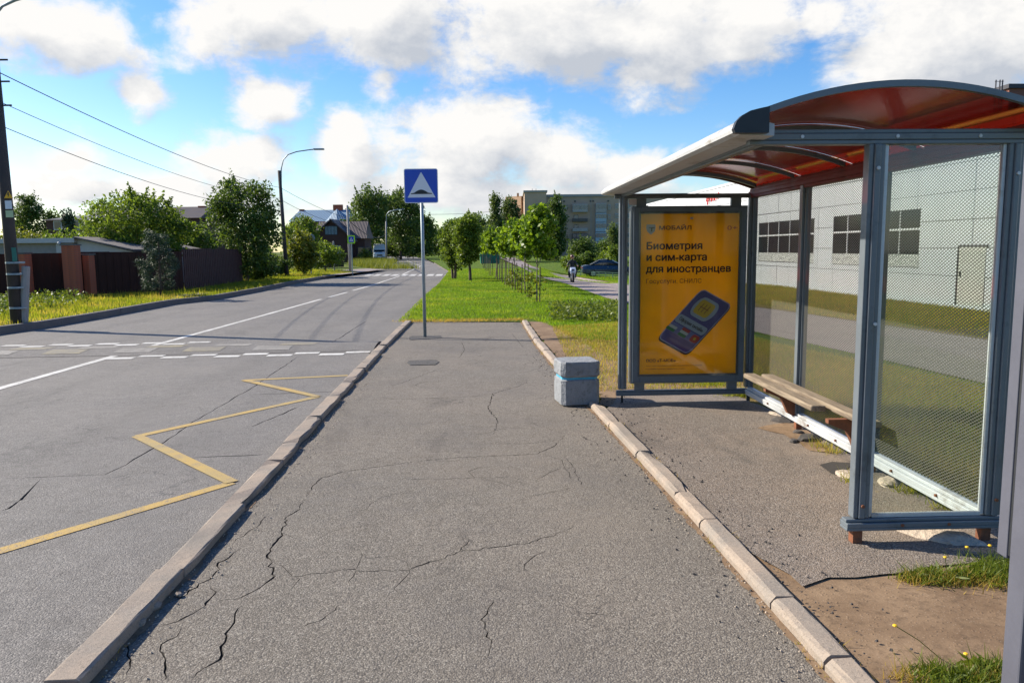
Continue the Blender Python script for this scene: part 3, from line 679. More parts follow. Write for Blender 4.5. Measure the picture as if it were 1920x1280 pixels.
# arch ribs and roof sheet
AC, AW, AR = -.665, .85, .19
def arch(x, rise=AR): t = (x-AC)/AW; return TOP+.06+rise*(1-t*t)
def rib(y, w, h, name, mat, x0=-1.405, x1=.16, dz=0):
    mb = MB(); n = 22; vs = []
    for i in range(n+1):
        x = x0+(x1-x0)*i/n; z = arch(x)+dz
        vs += [(x, y-w/2, z-h), (x, y+w/2, z-h), (x, y+w/2, z), (x, y-w/2, z)]
    fs = [(4*i+j, 4*i+(j+1) % 4, 4*i+4+(j+1) % 4, 4*i+4+j) for i in range(n) for j in range(4)]+[(0, 1, 2, 3), (4*n+3, 4*n+2, 4*n+1, 4*n)]
    return mb.add(vs, fs).build(name, mat, sh)
RY0, RY1 = -.20, SL+.20
rib(RY0, .03, .03, 'roof_rim', M_frame, dz=.02); rib(RY1, .04, .05, 'roof_rim', M_red, dz=.015)
for y in (.95, 1.9, 2.85): rib(y, .035, .03, 'roof_rib', M_frame, x0=-1.385, x1=.02, dz=-.012)
rib(SL, .035, .035, 'roof_rib', M_frame, x0=-1.385, x1=.02, dz=-.012)
ys = [RY0, .95, 1.9, 2.85, RY1]
for a, c in zip(ys[:-1], ys[1:]):
    mb = MB(); n = 22; vs = []
    for i in range(n+1):
        x = -1.405+1.565*i/n; z = arch(x); vs += [(x, a+.003, z), (x, c-.003, z)]
    mb.add(vs, [(2*i, 2*i+1, 2*i+3, 2*i+2) for i in range(n)]).build('roof_sheet', M_redsheet, sh, smooth=True)
# front gutter beam: a rounded extruded profile
def profile(y0, y1, pts, mat, name, bevel=0):
    mb = MB(); n = len(pts); vs = [(x, y0, z) for x, z in pts]+[(x, y1, z) for x, z in pts]
    mb.add(vs, [tuple(range(n)), tuple(range(n, 2*n))[::-1]]+[(i, i+n, (i+1) % n+n, (i+1) % n) for i in range(n)])
    o = mb.build(name, mat, sh); return o
gp = [(-1.295, TOP+.02), (-1.460, TOP+.025), (-1.485, TOP+.038), (-1.487, TOP+.055), (-1.475, TOP+.075), (-1.450, TOP+.098), (-1.410, TOP+.118), (-1.355, TOP+.128), (-1.355, TOP+.09), (-1.295, TOP+.075)]
profile(RY0+.02, RY1+.03, gp, M_gutter, 'gutter_beam')
cp_ = [(-1.435, TOP+.015), (-1.495, TOP+.028), (-1.503, TOP+.048), (-1.490, TOP+.082), (-1.465, TOP+.108), (-1.425, TOP+.13), (-1.375, TOP+.142)]
profile(RY0-.02, RY0+.015, [(-1.335, TOP+.028)]+cp_[1:]+[(-1.335, TOP+.150)], M_black, 'end_cap')
profile(-.15+.16, RY1-.05, [(.06, TOP+.03), (.17, TOP+.03), (.19, TOP+.07), (.15, TOP+.12), (.06, TOP+.10)], M_red, 'rear_gutter')
# panes
for a, c in zip(sy[:-1], sy[1:]):
    MB().bb((-.0008, a+.045, ZB+.075), (.0008, c-.045, TOP-.03)).build('perforated_pane', M_mesh, sh)
MB().bb((-FN+.05, -.004, ZB+.06), (-.045, .004, TOP-.0)).build('glass_pane', M_glass, sh)
for x0, x1 in ((-FN+.05, -FN+.066), (-.061, -.045)):
    MB().bb((x0, -.012, ZB+.065), (x1, .012, TOP)).build('pane_bead', M_alu, sh)
MB().bb((-FN+.067, -.012, ZB+.057), (-.062, .012, ZB+.075)).build('pane_bead', M_alu, sh)
# bolts on posts and rails
for bx_, by_, bz_ in [(-FN, -.052, .24), (-FN, -.052, 1.98), (-FN+.02, -.052, 1.2), (0, -.052, .26), (0, -.052, 1.95), (-.5, -.054, ZB+.025), (-.25, -.054, ZB+.025), (-.62, -.04, TOP+.035), (-.2, -.04, TOP+.035), (-1.1, -.04, TOP+.035)]:
    MB().tube([(bx_, by_, bz_), (bx_, by_+.012, bz_)], .009, 8).build('bolt', M_rust if bz_ < .4 else M_alu, sh)
for by_ in (.4, .9, 1.7, 2.2, 3.1): MB().tube([(-.062, by_, ZB+.03), (-.05, by_, ZB+.03)], .009, 8).build('bolt', M_rust, sh)
# light box with the poster at the far end
LX0, LX1 = -FT+.075, -.075; LZ0, LZ1 = .235, TOP-.10
bx = MB(); bt = .07
bx.bb((LX0, SL-.07, LZ0), (LX0+bt, SL+.07, LZ1)); bx.bb((LX1-bt, SL-.07, LZ0), (LX1, SL+.07, LZ1)); bx.bb((LX0+bt, SL-.07, LZ0), (LX1-bt, SL+.07, LZ0+bt)); bx.bb((LX0+bt, SL-.07, LZ1-bt*.9), (LX1-bt, SL+.07, LZ1))
bx.build('lightbox', M_frame, sh)
def thin_mat(name, col, tr):
    m, b, out = newmat(name); p = obj(b); n = b.mr(b.noise(p, 2.5, 4, .6), .3, .7, .9, 1.08); c = b.vm('SCALE', col, n)
    d = b.n('ShaderNodeBsdfDiffuse'); b.lk(c, d.inputs[0]); t = b.n('ShaderNodeBsdfTranslucent'); b.lk(c, t.inputs[0]); x = b.n('ShaderNodeMixShader'); x.inputs[0].default_value = tr
    b.lk(d.outputs[0], x.inputs[1]); b.lk(t.outputs[0], x.inputs[2]); b.lk(x.outputs[0], out.inputs[0]); return m
MB().bb((LX0+bt, SL+.06, LZ0+bt), (LX1-bt, SL+.064, LZ1-bt)).build('rear_panel', thin_mat('opal_panel', (.92, .92, .92), .8), sh)
M_frame2 = simple('lightbox_front', (.085, .105, .125), .5, bump=.05)
fr = MB(); t = .085
PX0, PX1, PZ0, PZ1 = LX0+t, LX1-t, LZ0+.095, LZ1-.075
fr.bb((LX0+.012, SL-.088, LZ0+.012), (PX0, SL-.072, LZ1-.012)); fr.bb((PX1, SL-.088, LZ0+.012), (LX1-.012, SL-.072, LZ1-.012))
fr.bb((PX0+.001, SL-.088, LZ0+.012), (PX1-.001, SL-.072, PZ0)); fr.bb((PX0+.001, SL-.088, PZ1), (PX1-.001, SL-.072, LZ1-.012))
fr.build('lightbox_frame', M_frame2, sh, bevel=.004)
for x in (LX0+.10, LX1-.10):
    MB().bb((x-.05, SL-.02, ZB+.05), (x+.05, SL+.02, LZ0+.002)).build('bracket', M_frame, sh); MB().bb((x-.05, SL-.02, LZ1-.002), (x+.05, SL+.02, TOP-.02)).build('bracket', M_frame, sh)
MB().bb((-FT+.05, SL-.035, TOP-.085), (-FT+.125, SL-.028, TOP-.03)).build('number_plate', simple('plate_paper', (.45, .36, .33), .7), sh)
def flat(name, col, rough=.5, var=.05): return simple(name, col, rough, var=var, bump=0, spec=.3)
P_yel = thin_mat('poster_yellow', (.95, .60, .012), .5); P_blk = flat('poster_black', (.02, .014, .01)); P_org = flat('poster_brown', (.28, .06, .02))
P_nav = flat('poster_navy', (.085, .065, .30)); P_gry = flat('poster_grey', (.42, .48, .62)); P_lil = flat('poster_lilac', (.20, .20, .48)); P_gold = flat('poster_gold', (.80, .50, .04))
P_grn = flat('poster_green', (.02, .22, .08)); P_wht = flat('poster_white', (.62, .64, .62)); P_red = flat('poster_red', (.55, .03, .03)); P_lit = flat('poster_silver', (.40, .38, .62))
poster = MB().bb((PX0, SL-.078, PZ0), (PX1, SL-.074, PZ1)).build('poster', P_yel, sh)
PW, PH = PX1-PX0, PZ1-PZ0
def pp(u, v, k=0): return Vector((PX0+PW*u, SL-.0785-.0012*k, PZ0+PH*v))
def pshape(uv, mat, name, k=1, rc=0):
    n = len(uv); mb = MB(); vs = [pp(u, v, k) for u, v in uv]+[pp(u, v, k)+Vector((0, .0008, 0)) for u, v in uv]
    mb.add(vs, [tuple(range(n)), tuple(range(n, 2*n))[::-1]]+[(i, i+n, (i+1) % n+n, (i+1) % n) for i in range(n)]); return mb.build(name, mat, poster)
def text(body, M4, size, mat, parent, name='lettering', bold=0., sx=1., align='LEFT'):
    cu = bpy.data.curves.new(name, 'FONT'); cu.body = body; cu.size = size*20; cu.align_x = align; cu.resolution_u = 3; cu.fill_mode = 'NONE'
    to = bpy.data.objects.new('tmp', cu); C.objects.link(to); bpy.context.view_layer.update()
    wm = bpy.data.meshes.new_from_object(to.evaluated_get(bpy.context.evaluated_depsgraph_get())); bpy.data.objects.remove(to)
    P_ = np.array([v.co[:2] for v in wm.vertices]); E_l = [tuple(e.vertices) for e in wm.edges]; bpy.data.meshes.remove(wm)
    # letters are filled by winding number, because some outlines of the font overlap
    nxt = {}
    for a_, b_ in E_l: nxt.setdefault(a_, []).append(b_); nxt.setdefault(b_, []).append(a_)
    seen = set(); A_, B_ = [], []
    for st_ in sorted(nxt):
        if st_ in seen: continue
        loop = [st_]; seen.add(st_); cur = nxt[st_][0] if abs(nxt[st_][0]-st_) == 1 and nxt[st_][0] > st_ else nxt[st_][-1] if nxt[st_][-1] == st_+1 else nxt[st_][0]
        while cur not in seen: loop.append(cur); seen.add(cur); q_ = [t for t in nxt[cur] if t not in seen]; cur = q_[0] if q_ else st_
        A_ += loop; B_ += loop[1:]+[loop[0]]
    pa, pb_ = P_[A_], P_[B_]
    ov, oe, of, *_r = delaunay_2d_cdt([Vector(p) for p in P_.tolist()], [(int(a_), int(b_)) for a_, b_ in zip(A_, B_)], [], 0, 1e-6)
    keep = []
    for f in of:
        c = sum((ov[i] for i in f), Vector((0, 0)))/len(f); up_ = (pa[:, 1] <= c.y) & (pb_[:, 1] > c.y); dn_ = (pa[:, 1] > c.y) & (pb_[:, 1] <= c.y)
        with np.errstate(all='ignore'): xi = pa[:, 0]+(c.y-pa[:, 1])*(pb_[:, 0]-pa[:, 0])/(pb_[:, 1]-pa[:, 1])
        if int((up_ & (xi > c.x)).sum())-int((dn_ & (xi > c.x)).sum()) != 0: keep.append(f)
    me = bpy.data.meshes.new(name); me.from_pydata([(p.x, p.y, 0) for p in ov], [], keep); me.update(); me.transform(Matrix.Scale(.05, 4))
    if bold:    # heavier strokes: the outline repeated a hair's breadth away on every side
        bm = bmesh.new(); q = bold*.9
        for i_, (ox, oy) in enumerate(((q, 0), (-q, 0), (0, q*.8), (0, -q*.8), (q*.7, q*.6), (-q*.7, -q*.6), (q*.7, -q*.6), (-q*.7, q*.6))):
            m2 = me.copy(); m2.transform(Matrix.Translation((ox/max(sx, .01), oy, .00005*i_))); bm.from_mesh(m2); bpy.data.meshes.remove(m2)
        bm.to_mesh(me); bm.free()
    me.transform(M4 @ Matrix.Diagonal((sx, 1, 1, 1))); me.name = name; return link(name, me, mat, parent, kind='stuff' if bold or len(body) > 30 else None)
def tw(body, bold=0, size=1.):
    cu = bpy.data.curves.new('w', 'FONT'); cu.body = body; cu.size = size; to = bpy.data.objects.new('tmp', cu); C.objects.link(to); bpy.context.view_layer.update()
    w = to.dimensions.x; bpy.data.objects.remove(to); return w
def ptext(body, u, v, width, size, mat, bold=.0, k=3, ang=0.):
    w = tw(body, bold, size); sx = PW*width/w
    M4 = Matrix.Translation(pp(u, v, k)) @ Matrix.Rotation(R(90), 4, 'X') @ Matrix.Rotation(ang, 4, 'Z')
    return text(body, M4, size, mat, poster, bold=bold, sx=sx)
ptext('МОБАЙЛ', .180, .902, .325, .052, P_blk, .0022)
ptext('0+', .875, .897, .10, .062, P_org)
ptext('Биометрия', .055, .782, .56, .098, P_blk, .0038)
ptext('и сим-карта', .055, .712, .61, .098, P_blk, .0038)
ptext('для иностранцев', .055, .640, .865, .098, P_blk, .0036)
ptext('Госуслуги, СНИЛС', .055, .572, .565, .060, P_blk)
ptext('ООО «Т-МОБ»', .065, .078, .305, .040, P_blk, .0016)
ptext('услуги связи оказываются на территории Российской Федерации', .065, .050, .58, .018, P_blk)
ptext('по условиям оператора, подробности на сайте', .065, .030, .40, .018, P_blk)
# shield badge
pshape([(.060, .935), (.145, .935), (.152, .915), (.140, .892), (.103, .872), (.066, .892), (.054, .915)], P_gry, 'badge', 1)
ptext('Т', .078, .893, .055, .050, P_blk, .003, 3)
pshape([(.50, .965), (.53, .965), (.53, .978), (.50, .978)], P_gry, 'small_emblem', 1)
# the drawn telephone
def rot_rect(cx_, cy_, w, h, a, r=.0, n=5):
    pts = []
    for sx_, sy_, a0 in ((1, 1, 0), (-1, 1, 90), (-1, -1, 180), (1, -1, 270)):
        for i in range(n+1):
            t = R(a0+90*i/n); pts.append(((w/2-r)*sx_+r*math.cos(t), (h/2-r)*sy_+r*math.sin(t)))
    return pts
asp = PH/PW
def skew(pts, o, ex, ey): return [(o[0]+x*ex[0]+y*ey[0], o[1]+x*ex[1]+y*ey[1]) for x, y in pts]
# phone corners in poster fractions: top (.63,.535) right (.945,.43) bottom (.49,.125) left (.19,.235)
o_ = (.565, .330); ex = (.31, -.108); ey = (.445, .302)   # ex: short side, ey: long side
def ph(cx_, cy_, w, h, r): return skew([(x+cx_, y+cy_) for x, y in rot_rect(0, 0, w, h, 0, r)], o_, ex, ey)
pshape([(u-.004, v-.008) for u, v in ph(0, 0, 1.04, 1.035, .12)], P_blk, 'drawn_phone', 1)
pshape(ph(0, 0, 1.02, 1.02, .12), P_lit, 'drawn_phone', 2); pshape(ph(0, 0, .97, .985, .11), P_nav, 'drawn_phone', 3)
pshape(ph(-.03, .24, .66, .36, .17), P_gry, 'drawn_card', 4); pshape(ph(-.05, .245, .47, .26, .08), P_gold, 'drawn_card', 5)
for dx_ in (-.10, .0, .10): pshape(ph(-.06+dx_, .25, .02, .15, .005), P_org, 'drawn_chip', 6)
pshape(ph(-.06, .25, .28, .012, .004), P_org, 'drawn_chip', 6)
pshape(ph(-.02, -.07, .96, .15, .07), P_gry, 'drawn_button', 4)
pshape(ph(-.05, -.24, .92, .16, .06), P_lil, 'drawn_button', 4)
pshape(ph(-.38, -.235, .24, .045, .01), P_wht, 'drawn_flag', 5); pshape(ph(-.40, -.285, .26, .05, .01), P_grn, 'drawn_flag', 5)
pshape(ph(-.02, -.185, .24, .05, .01), P_red, 'drawn_flag', 5); pshape(ph(-.02, -.235, .24, .045, .01), P_wht, 'drawn_flag', 5); pshape(ph(-.02, -.285, .24, .05, .01), P_grn, 'drawn_flag', 5)
pshape(ph(.34, -.24, .24, .13, .06), P_red, 'drawn_flag', 5); pshape(ph(.34, -.24, .07, .045, .02), P_gold, 'drawn_flag', 6)
w_ = tw('Оформи онлайн', .001, .05)
angd = math.atan2(ex[1]*PH, ex[0]*PW)
bu, bv = skew([(-.40, -.095)], o_, ex, ey)[0]
text('Оформи онлайн', Matrix.Translation(pp(bu, bv, 6)) @ Matrix.Rotation(R(90), 4, 'X') @ Matrix.Rotation(angd, 4, 'Z'), .05, P_blk, poster, bold=.0012, sx=.76*math.hypot(ex[0]*PW, ex[1]*PH)/w_)
MB().bb((PX0-.02, SL-.0915, PZ0-.02), (PX1+.02, SL-.0895, PZ1+.02)).build('poster_glass', sheet_mat('poster_glass', (.88, .9, .88), .05, dirt=.012, dirtc=(.4, .4, .36)), sh)

# bench: a thing of its own
bn = empty('bench', B0, SA, label='weathered wooden bench on rusty brackets along the back wall of the shelter', cat='bench')
for x0, y0, y1 in ((-.315, 1.52, 3.0), (-.172, 1.0, 2.94)):
    mb = MB(); n = 6
    for i in range(1): pass
    o = MB().box((0, 0, 0), (.112, y1-y0, .045)).build('plank', M_wood, bn, bevel=.012); o.location = (x0+.0625-.02, (y0+y1)/2, .425); o.rotation_euler = (0, random.uniform(-.04, .04), 0)
for y in (1.32, 2.53):
    mb = MB(); mb.prism([(-.30, 0), (-.04, 0), (-.04, -.25), (-.10, -.22), (-.16, -.09), (-.30, -.03)], -.025, .025)
    o = mb.build('bracket', M_rust, bn); o.matrix_basis = Matrix.Translation((0, y, .395)) @ Matrix.Rotation(R(90), 4, 'X')

# rubble and stones along the shelter's back rail
def rock(name, p, sx_, sy_, sz_, mat, seed, parent=None, **kw):
    r_ = random.Random(seed); bm = bmesh.new(); bmesh.ops.create_icosphere(bm, subdivisions=2, radius=1)
    for v in bm.verts: v.co *= 1+r_.uniform(-.16, .16); v.co.x *= sx_; v.co.y *= sy_; v.co.z *= sz_
    me = bpy.data.meshes.new(name); bm.to_mesh(me); bm.free(); return link(name, me, mat, parent, loc=p, rz=r_.uniform(0, 3), **kw)
RK = [((1468, 790), .10, .06, .035, M_chunk, 'flat dark asphalt lump under the shelter rail, below the bench bracket', 'rubble'),
      ((1515, 825), .11, .07, .045, M_chunk, 'largest dark broken asphalt lump under the bench', 'rubble'),
      ((1488, 828), .06, .035, .02, M_chunk, 'small dark asphalt lump left of the largest lump under the bench', 'rubble'),
      ((1455, 777), .09, .05, .02, M_stone, 'flat pale stone by the corner shadow of the shelter', 'stone'),
      ((1590, 893), .10, .07, .03, M_stone, 'pale stone beside the dark hole at the near front post', 'stone'),
      ((1665, 905), .13, .06, .025, M_stone, 'pale flat stone seen through the clear end pane', 'stone'),
      ((1497, 812), .05, .03, .025, M_chunk, 'small asphalt crumb at the foot of the bench bracket', 'rubble')]
for i, (pq, a, c, e, mt, lb, ct) in enumerate(RK):
    g = G(*pq, .03); rock('stone' if ct == 'stone' else 'asphalt_lump', (g.x, g.y, .035), a, c, e, mt, i, label=lb, cat=ct)
g = G(1790, 1020, .03); rock('stone', (2.30, 4.02, .0), .25, .12, .075, M_stone, 44, label='big pale rough stone lying under the end frame of the shelter', cat='stone')
for i, (px_, py_, a_, c_, e_) in enumerate([(235, 1122, .035, .028, .02), (218, 1142, .045, .03, .022), (250, 1108, .03, .022, .016), (196, 1172, .03, .022, .016), (268, 1118, .02, .016, .012)]):
    g = G(px_+66, py_, .0); rock('kerb_fragment', (g.x, g.y, .012), a_, c_, e_, M_kerb, 60+i, label=['largest', 'widest', 'farthest', 'nearest', 'smallest'][i]+' crumbled kerb fragment beside the left kerb near the camera', cat='kerb fragment', group='crumbled kerb fragments')
# hole in the pavement
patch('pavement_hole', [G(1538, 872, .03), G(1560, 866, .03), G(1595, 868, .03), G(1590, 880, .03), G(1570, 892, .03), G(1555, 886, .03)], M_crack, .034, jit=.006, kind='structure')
patch('pavement_hole', [G(1420, 803, .03), G(1450, 795, .03), G(1500, 790, .03), G(1560, 850, .03), G(1520, 845, .03), G(1470, 815, .03)], M_soil, .034, jit=.012, kind='structure')

# ------------------------------------------------------------------ concrete planter block
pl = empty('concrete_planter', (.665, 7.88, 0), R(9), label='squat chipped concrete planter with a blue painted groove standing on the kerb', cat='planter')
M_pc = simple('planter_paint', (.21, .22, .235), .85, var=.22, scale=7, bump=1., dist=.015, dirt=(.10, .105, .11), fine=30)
M_pb = simple('planter_blue', (.05, .30, .44), .7, var=.25, scale=9, bump=.5)
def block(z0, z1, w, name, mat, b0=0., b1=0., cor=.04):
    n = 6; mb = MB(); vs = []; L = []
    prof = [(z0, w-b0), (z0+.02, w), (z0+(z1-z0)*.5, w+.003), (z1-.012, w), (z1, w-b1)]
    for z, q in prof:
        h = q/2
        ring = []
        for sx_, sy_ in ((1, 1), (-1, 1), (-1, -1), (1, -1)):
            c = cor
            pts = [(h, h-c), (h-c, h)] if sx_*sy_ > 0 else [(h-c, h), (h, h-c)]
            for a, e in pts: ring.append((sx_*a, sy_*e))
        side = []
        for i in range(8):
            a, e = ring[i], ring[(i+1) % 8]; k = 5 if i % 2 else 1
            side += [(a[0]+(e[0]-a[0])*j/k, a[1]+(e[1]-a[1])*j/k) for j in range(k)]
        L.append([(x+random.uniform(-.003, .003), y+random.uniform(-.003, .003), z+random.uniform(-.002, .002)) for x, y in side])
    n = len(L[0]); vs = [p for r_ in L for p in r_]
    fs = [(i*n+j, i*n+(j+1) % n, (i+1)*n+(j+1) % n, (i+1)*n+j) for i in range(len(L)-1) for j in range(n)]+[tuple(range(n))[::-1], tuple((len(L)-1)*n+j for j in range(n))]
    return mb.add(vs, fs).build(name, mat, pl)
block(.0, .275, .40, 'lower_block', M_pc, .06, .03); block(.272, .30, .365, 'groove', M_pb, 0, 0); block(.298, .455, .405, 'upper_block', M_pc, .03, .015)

# ------------------------------------------------------------------ speed hump sign
sg = G(797, 632); lean = -.008
sn = empty('road_sign', sg, .0, label='square blue sign with white triangle and black bump, on a grey pole', cat='road sign')
M_galv = simple('galvanised_pole', (.22, .27, .30), .5, .3, var=.12, bump=.05)
M_sblue = simple('sign_blue', (.006, .055, .42), .35, var=.04, bump=0); M_swhite = simple('sign_white', (.62, .64, .68), .4, var=.04, bump=0); M_sgrey = simple('sign_back', (.3, .32, .34), .5, .4)
zt = at(790, 349, sg.y).z; zx = at(790, 349, sg.y).x-sg.x
MB().tube([(0, 0, -.02), (zx*.97, 0, zt+.2)], .030, 12).build('pole', M_galv, sn, smooth=True)
def rrect(w, h, r, n=5):
    pts = []
    for sx_, sy_, a0 in ((1, 1, 0), (-1, 1, 90), (-1, -1, 180), (1, -1, 270)):
        for i in range(n+1): t = R(a0+90*i/n); pts.append(((w/2-r)*sx_+r*math.cos(t), (h/2-r)*sy_+r*math.sin(t)))
    return pts
def plate(parent, pts, y0, y1, mat, name, loc, rz=0.):
    n = len(pts); mb = MB(); vs = [(x, y0, z) for x, z in pts]+[(x, y1, z) for x, z in pts]
    mb.add(vs, [tuple(range(n)), tuple(range(n, 2*n))[::-1]]+[(i, i+n, (i+1) % n+n, (i+1) % n) for i in range(n)]); o = mb.build(name, mat, parent); o.location = loc; o.rotation_euler = (0, 0, rz); return o
sz = .605
L_ = (zx, -.035, zt)
pb = plate(sn, rrect(sz, sz, .035), -.012, .0, M_swhite, 'sign_plate', L_)
plate(pb, rrect(sz-.025, sz-.025, .028), -.0135, -.0125, M_sblue, 'blue_field', (0, 0, 0))
tri = [(-.245, -.205), (.255, -.205), (.012, .235), (-.002, .235)]
plate(pb, tri, -.0155, -.014, M_swhite, 'white_triangle', (0, 0, 0))
bp = [(-.185, -.145), (-.185, -.132), (-.13, -.122)]+[(-.12+.24*i/8, -.118+.052*math.sin(math.pi*i/8)) for i in range(9)]+[(.13, -.122), (.195, -.132), (.195, -.145)]
plate(pb, bp, -.0175, -.016, M_black, 'bump_symbol', (0, 0, 0))
for z_ in (-.16, .16): MB().bb((-.06, .001, z_-.015), (.06, .012, z_+.015)).build('clamp', M_galv, pb)

# ------------------------------------------------------------------ near right information stand
st = empty('timetable_stand', (1.435, 2.2, 0), .0, label='grey metal stand with a board, cut off by the right edge of the photo', cat='information stand')
M_st = simple('stand_paint', (.085, .088, .112), .45, var=.1, scale=4, bump=.08)
q0, q1 = at(1876, 1035, 2.2), at(1895, 1042, 2.2)
bx0, bx1 = q0.x-1.435-.012, q1.x-1.435
MB().bb((bx0, -.045, q0.z), (bx0+.62, .0, 2.15)).build('board', M_st, st, bevel=.003)
MB().bb((bx0+.004, -.056, q0.z+.01), (bx0+.60, -.0455, 2.14)).build('seam', M_framed, st)
MB().bb((bx0+.0, -.135, 0), (bx0+.09, -.0565, 2.2)).build('post', M_st, st, bevel=.006)

# ------------------------------------------------------------------ trees
def leaves(cen, n_per, rad, leaf, squash=.8, aspect=.6, seed=0, up=.35, wt=None):
    """cen (k,3) clump centres; rad (k,) clump radii -> V, F of diamond leaves"""
    r_ = np.random.default_rng(seed); k = len(cen); idx = np.repeat(np.arange(k), n_per if wt is None else np.maximum(3, (n_per*wt)).astype(int)); n = len(idx)
    d = r_.normal(size=(n, 3)); d /= np.linalg.norm(d, axis=1)[:, None]; rr = r_.random(n)**.45
    P = cen[idx]+d*rr[:, None]*rad[idx][:, None]*np.array([1, 1, squash])
    a = r_.normal(size=(n, 3)); a[:, 2] -= .3; a /= np.linalg.norm(a, axis=1)[:, None]
    nn = r_.normal(size=(n, 3))+d*.5; nn[:, 2] += up*2; c = np.cross(nn, a); c /= (np.linalg.norm(c, axis=1)[:, None]+1e-6)
    s = leaf*(.6+.8*r_.random(n))[:, None]
    V = np.stack([P-a*s*.5, P+c*s*aspect*.5, P+a*s*.55, P-c*s*aspect*.5], 1).reshape(-1, 3)
    return V, np.arange(4*n).reshape(n, 4)
def limb(mb, p0, p1, r0, r1, bend=.1, n=5, seg=7):
    p0, p1 = Vector(p0), Vector(p1); L = (p1-p0).length; o_ = Vector((random.uniform(-1, 1), random.uniform(-1, 1), .3))*L*bend
    pts = [p0.lerp(p1, i/n)+o_*math.sin(math.pi*i/n) for i in range(n+1)]; mb.tube(pts, [r0+(r1-r0)*i/n for i in range(n+1)], seg)
def crown_pts(cx_, cy_, z0, z1, rx, ry, k, seed, shape='round', shell=.55):
    r_ = np.random.default_rng(seed); out = []
    while len(out) < k:
        q = r_.uniform(-1, 1, 3); l = np.linalg.norm(q)
        if l > 1: continue
        if l < shell and r_.random() < .6: continue
        t = (q[2]+1)/2
        w = 1.
        if shape == 'cone': w = max(.15, 1.25*(1-t))
        elif shape == 'egg': w = 1.15-.5*t
        elif shape == 'top': w = .65+.45*t
        out.append((cx_+q[0]*rx*w, cy_+q[1]*ry*w, z0+(z1-z0)*t))
    return np.array(out)
def tree(name, label, base, h, z0, rx, ry=None, k=60, npc=60, cr=.3, leaf=.1, mat=F_mid, bark=M_bark, tr=.08, seed=1, shape='round', cat='tree', group=None, stems=1, cx_=0., spikes=0, lean_=0., aspect=.6, squash=.8, limbs=7, shell=.55):
    """base: world point; crown between heights z0..h above base"""
    random.seed(seed); ry = ry or rx
    root = empty(name, base, 0, label=label, cat=cat, group=group)
    cen = crown_pts(cx_, 0, z0+cr*.5, h-cr*.6, max(.05, rx-cr*.5), max(.05, ry-cr*.5), k, seed, shape, shell); rad = cr*(.55+.8*np.random.default_rng(seed+5).random(len(cen)))
    if spikes:
        r_ = np.random.default_rng(seed+9); sp_ = []; sr_ = []
        for i in range(spikes):
            j = r_.integers(len(cen)); c = cen[j]; dv = c-np.array([cx_, 0, (z0+h)/2]); dv /= np.linalg.norm(dv)+1e-6; dv[2] += .45; dv += r_.normal(size=3)*.25
            L_n = r_.uniform(.5, 1.1)
            for q in range(6): sp_.append(c+dv*cr*(.4+.22*q*L_n)); sr_.append(cr*(.42-.055*q))
        cen = np.vstack([cen, sp_]); rad = np.concatenate([rad, sr_])
    V, Fc = leaves(cen, npc, rad, leaf, squash, aspect, seed, wt=(rad/cr)**1.7)
    link('crown', fast_mesh('crown', V, Fc), mat, root)
    mb = MB(); top = z0+(h-z0)*.45
    for s_ in range(stems):
        a = 2*math.pi*s_/max(1, stems)+.7; bx_, by_ = (0, 0) if stems == 1 else (.25*rx*math.cos(a), .25*ry*math.sin(a))
        limb(mb, (bx_*.3, by_*.3, -.1), (bx_+cx_*.6+lean_, by_, top), tr, tr*.45, .04, 6)
        for i in range(limbs):
            j = random.randrange(len(cen)); t = random.uniform(.45, 1); p = Vector((bx_*.3, by_*.3, 0)).lerp(Vector((bx_+cx_*.6+lean_, by_, top)), t)
            limb(mb, p, Vector(cen[j]), tr*.42*(1.2-t*.5), tr*.08, .08, 4, 5)
    mb.build('trunk', bark, root, smooth=True)
    return root
# row of young trees with stakes
YT = [(1006.6, 566.6, 'nearest'), (984.7, 551.7, ''), (966, 544, ''), (956, 537.6, ''), (947, 531, ''), (937, 526, ''), (929, 521.5, ''), (921, 517.5, ''), (913, 509, ''), (907, 503, '')]
YL = ['nearest young tree in the staked row, tall crown and pale upper trunk', 'second young staked tree with leafy suckers at its foot and a dark trunk', 'third young staked tree from the shelter end of the row, suckers round the stake',
      'fourth young staked tree of the row, thin leaning stake', 'fifth young staked tree of the row', 'sixth young staked tree of the row', 'seventh young staked tree of the row', 'eighth young staked tree of the row', 'ninth young staked tree, beside the green bin', 'farthest young staked tree, behind the apple trees']
for i, (px, py, _) in enumerate(YT):
    g = GP(px, py); random.seed(100+i); hh = [2.95, 2.75, 2.6, 2.7, 2.6, 2.8, 2.6, 2.7, 2.8, 2.9][i]; rx = [.66, .62, .62, .64, .64, .66, .68, .72, .8, .9][i]
    t = tree('young_tree', YL[i], g, hh, 1.22, rx, k=62+(i*17) % 23, npc=40, cr=.20+.02*(i % 4), leaf=.125, mat=F_young, bark=M_barkl, tr=.026, seed=40+i, shape='egg', group='young trees in a staked row on the lawn', cx_=.06 if i == 0 else random.uniform(-.15, .15), spikes=5+i % 3, aspect=.8, limbs=6)
    for sx_ in ((.09, -.05), (-.12, .06)) if i % 3 else ((.08, -.06),):
        MB().tube([(sx_[0], sx_[1], -.05), (sx_[0]+random.uniform(-.03, .03), sx_[1], 1.05)], .018, 6).build('stake', M_bark, t)
    if i in (0, 1, 2, 3):
        cen = np.array([(random.uniform(-.28, .3), random.uniform(-.2, .2), random.uniform(.1, .75)) for q in range(16)]); V, Fc = leaves(cen, 9, np.full(16, .09), .085, 1, .8, i)
        link('sucker_leaves', fast_mesh('sucker_leaves', V, Fc), F_yel, t, kind='stuff')
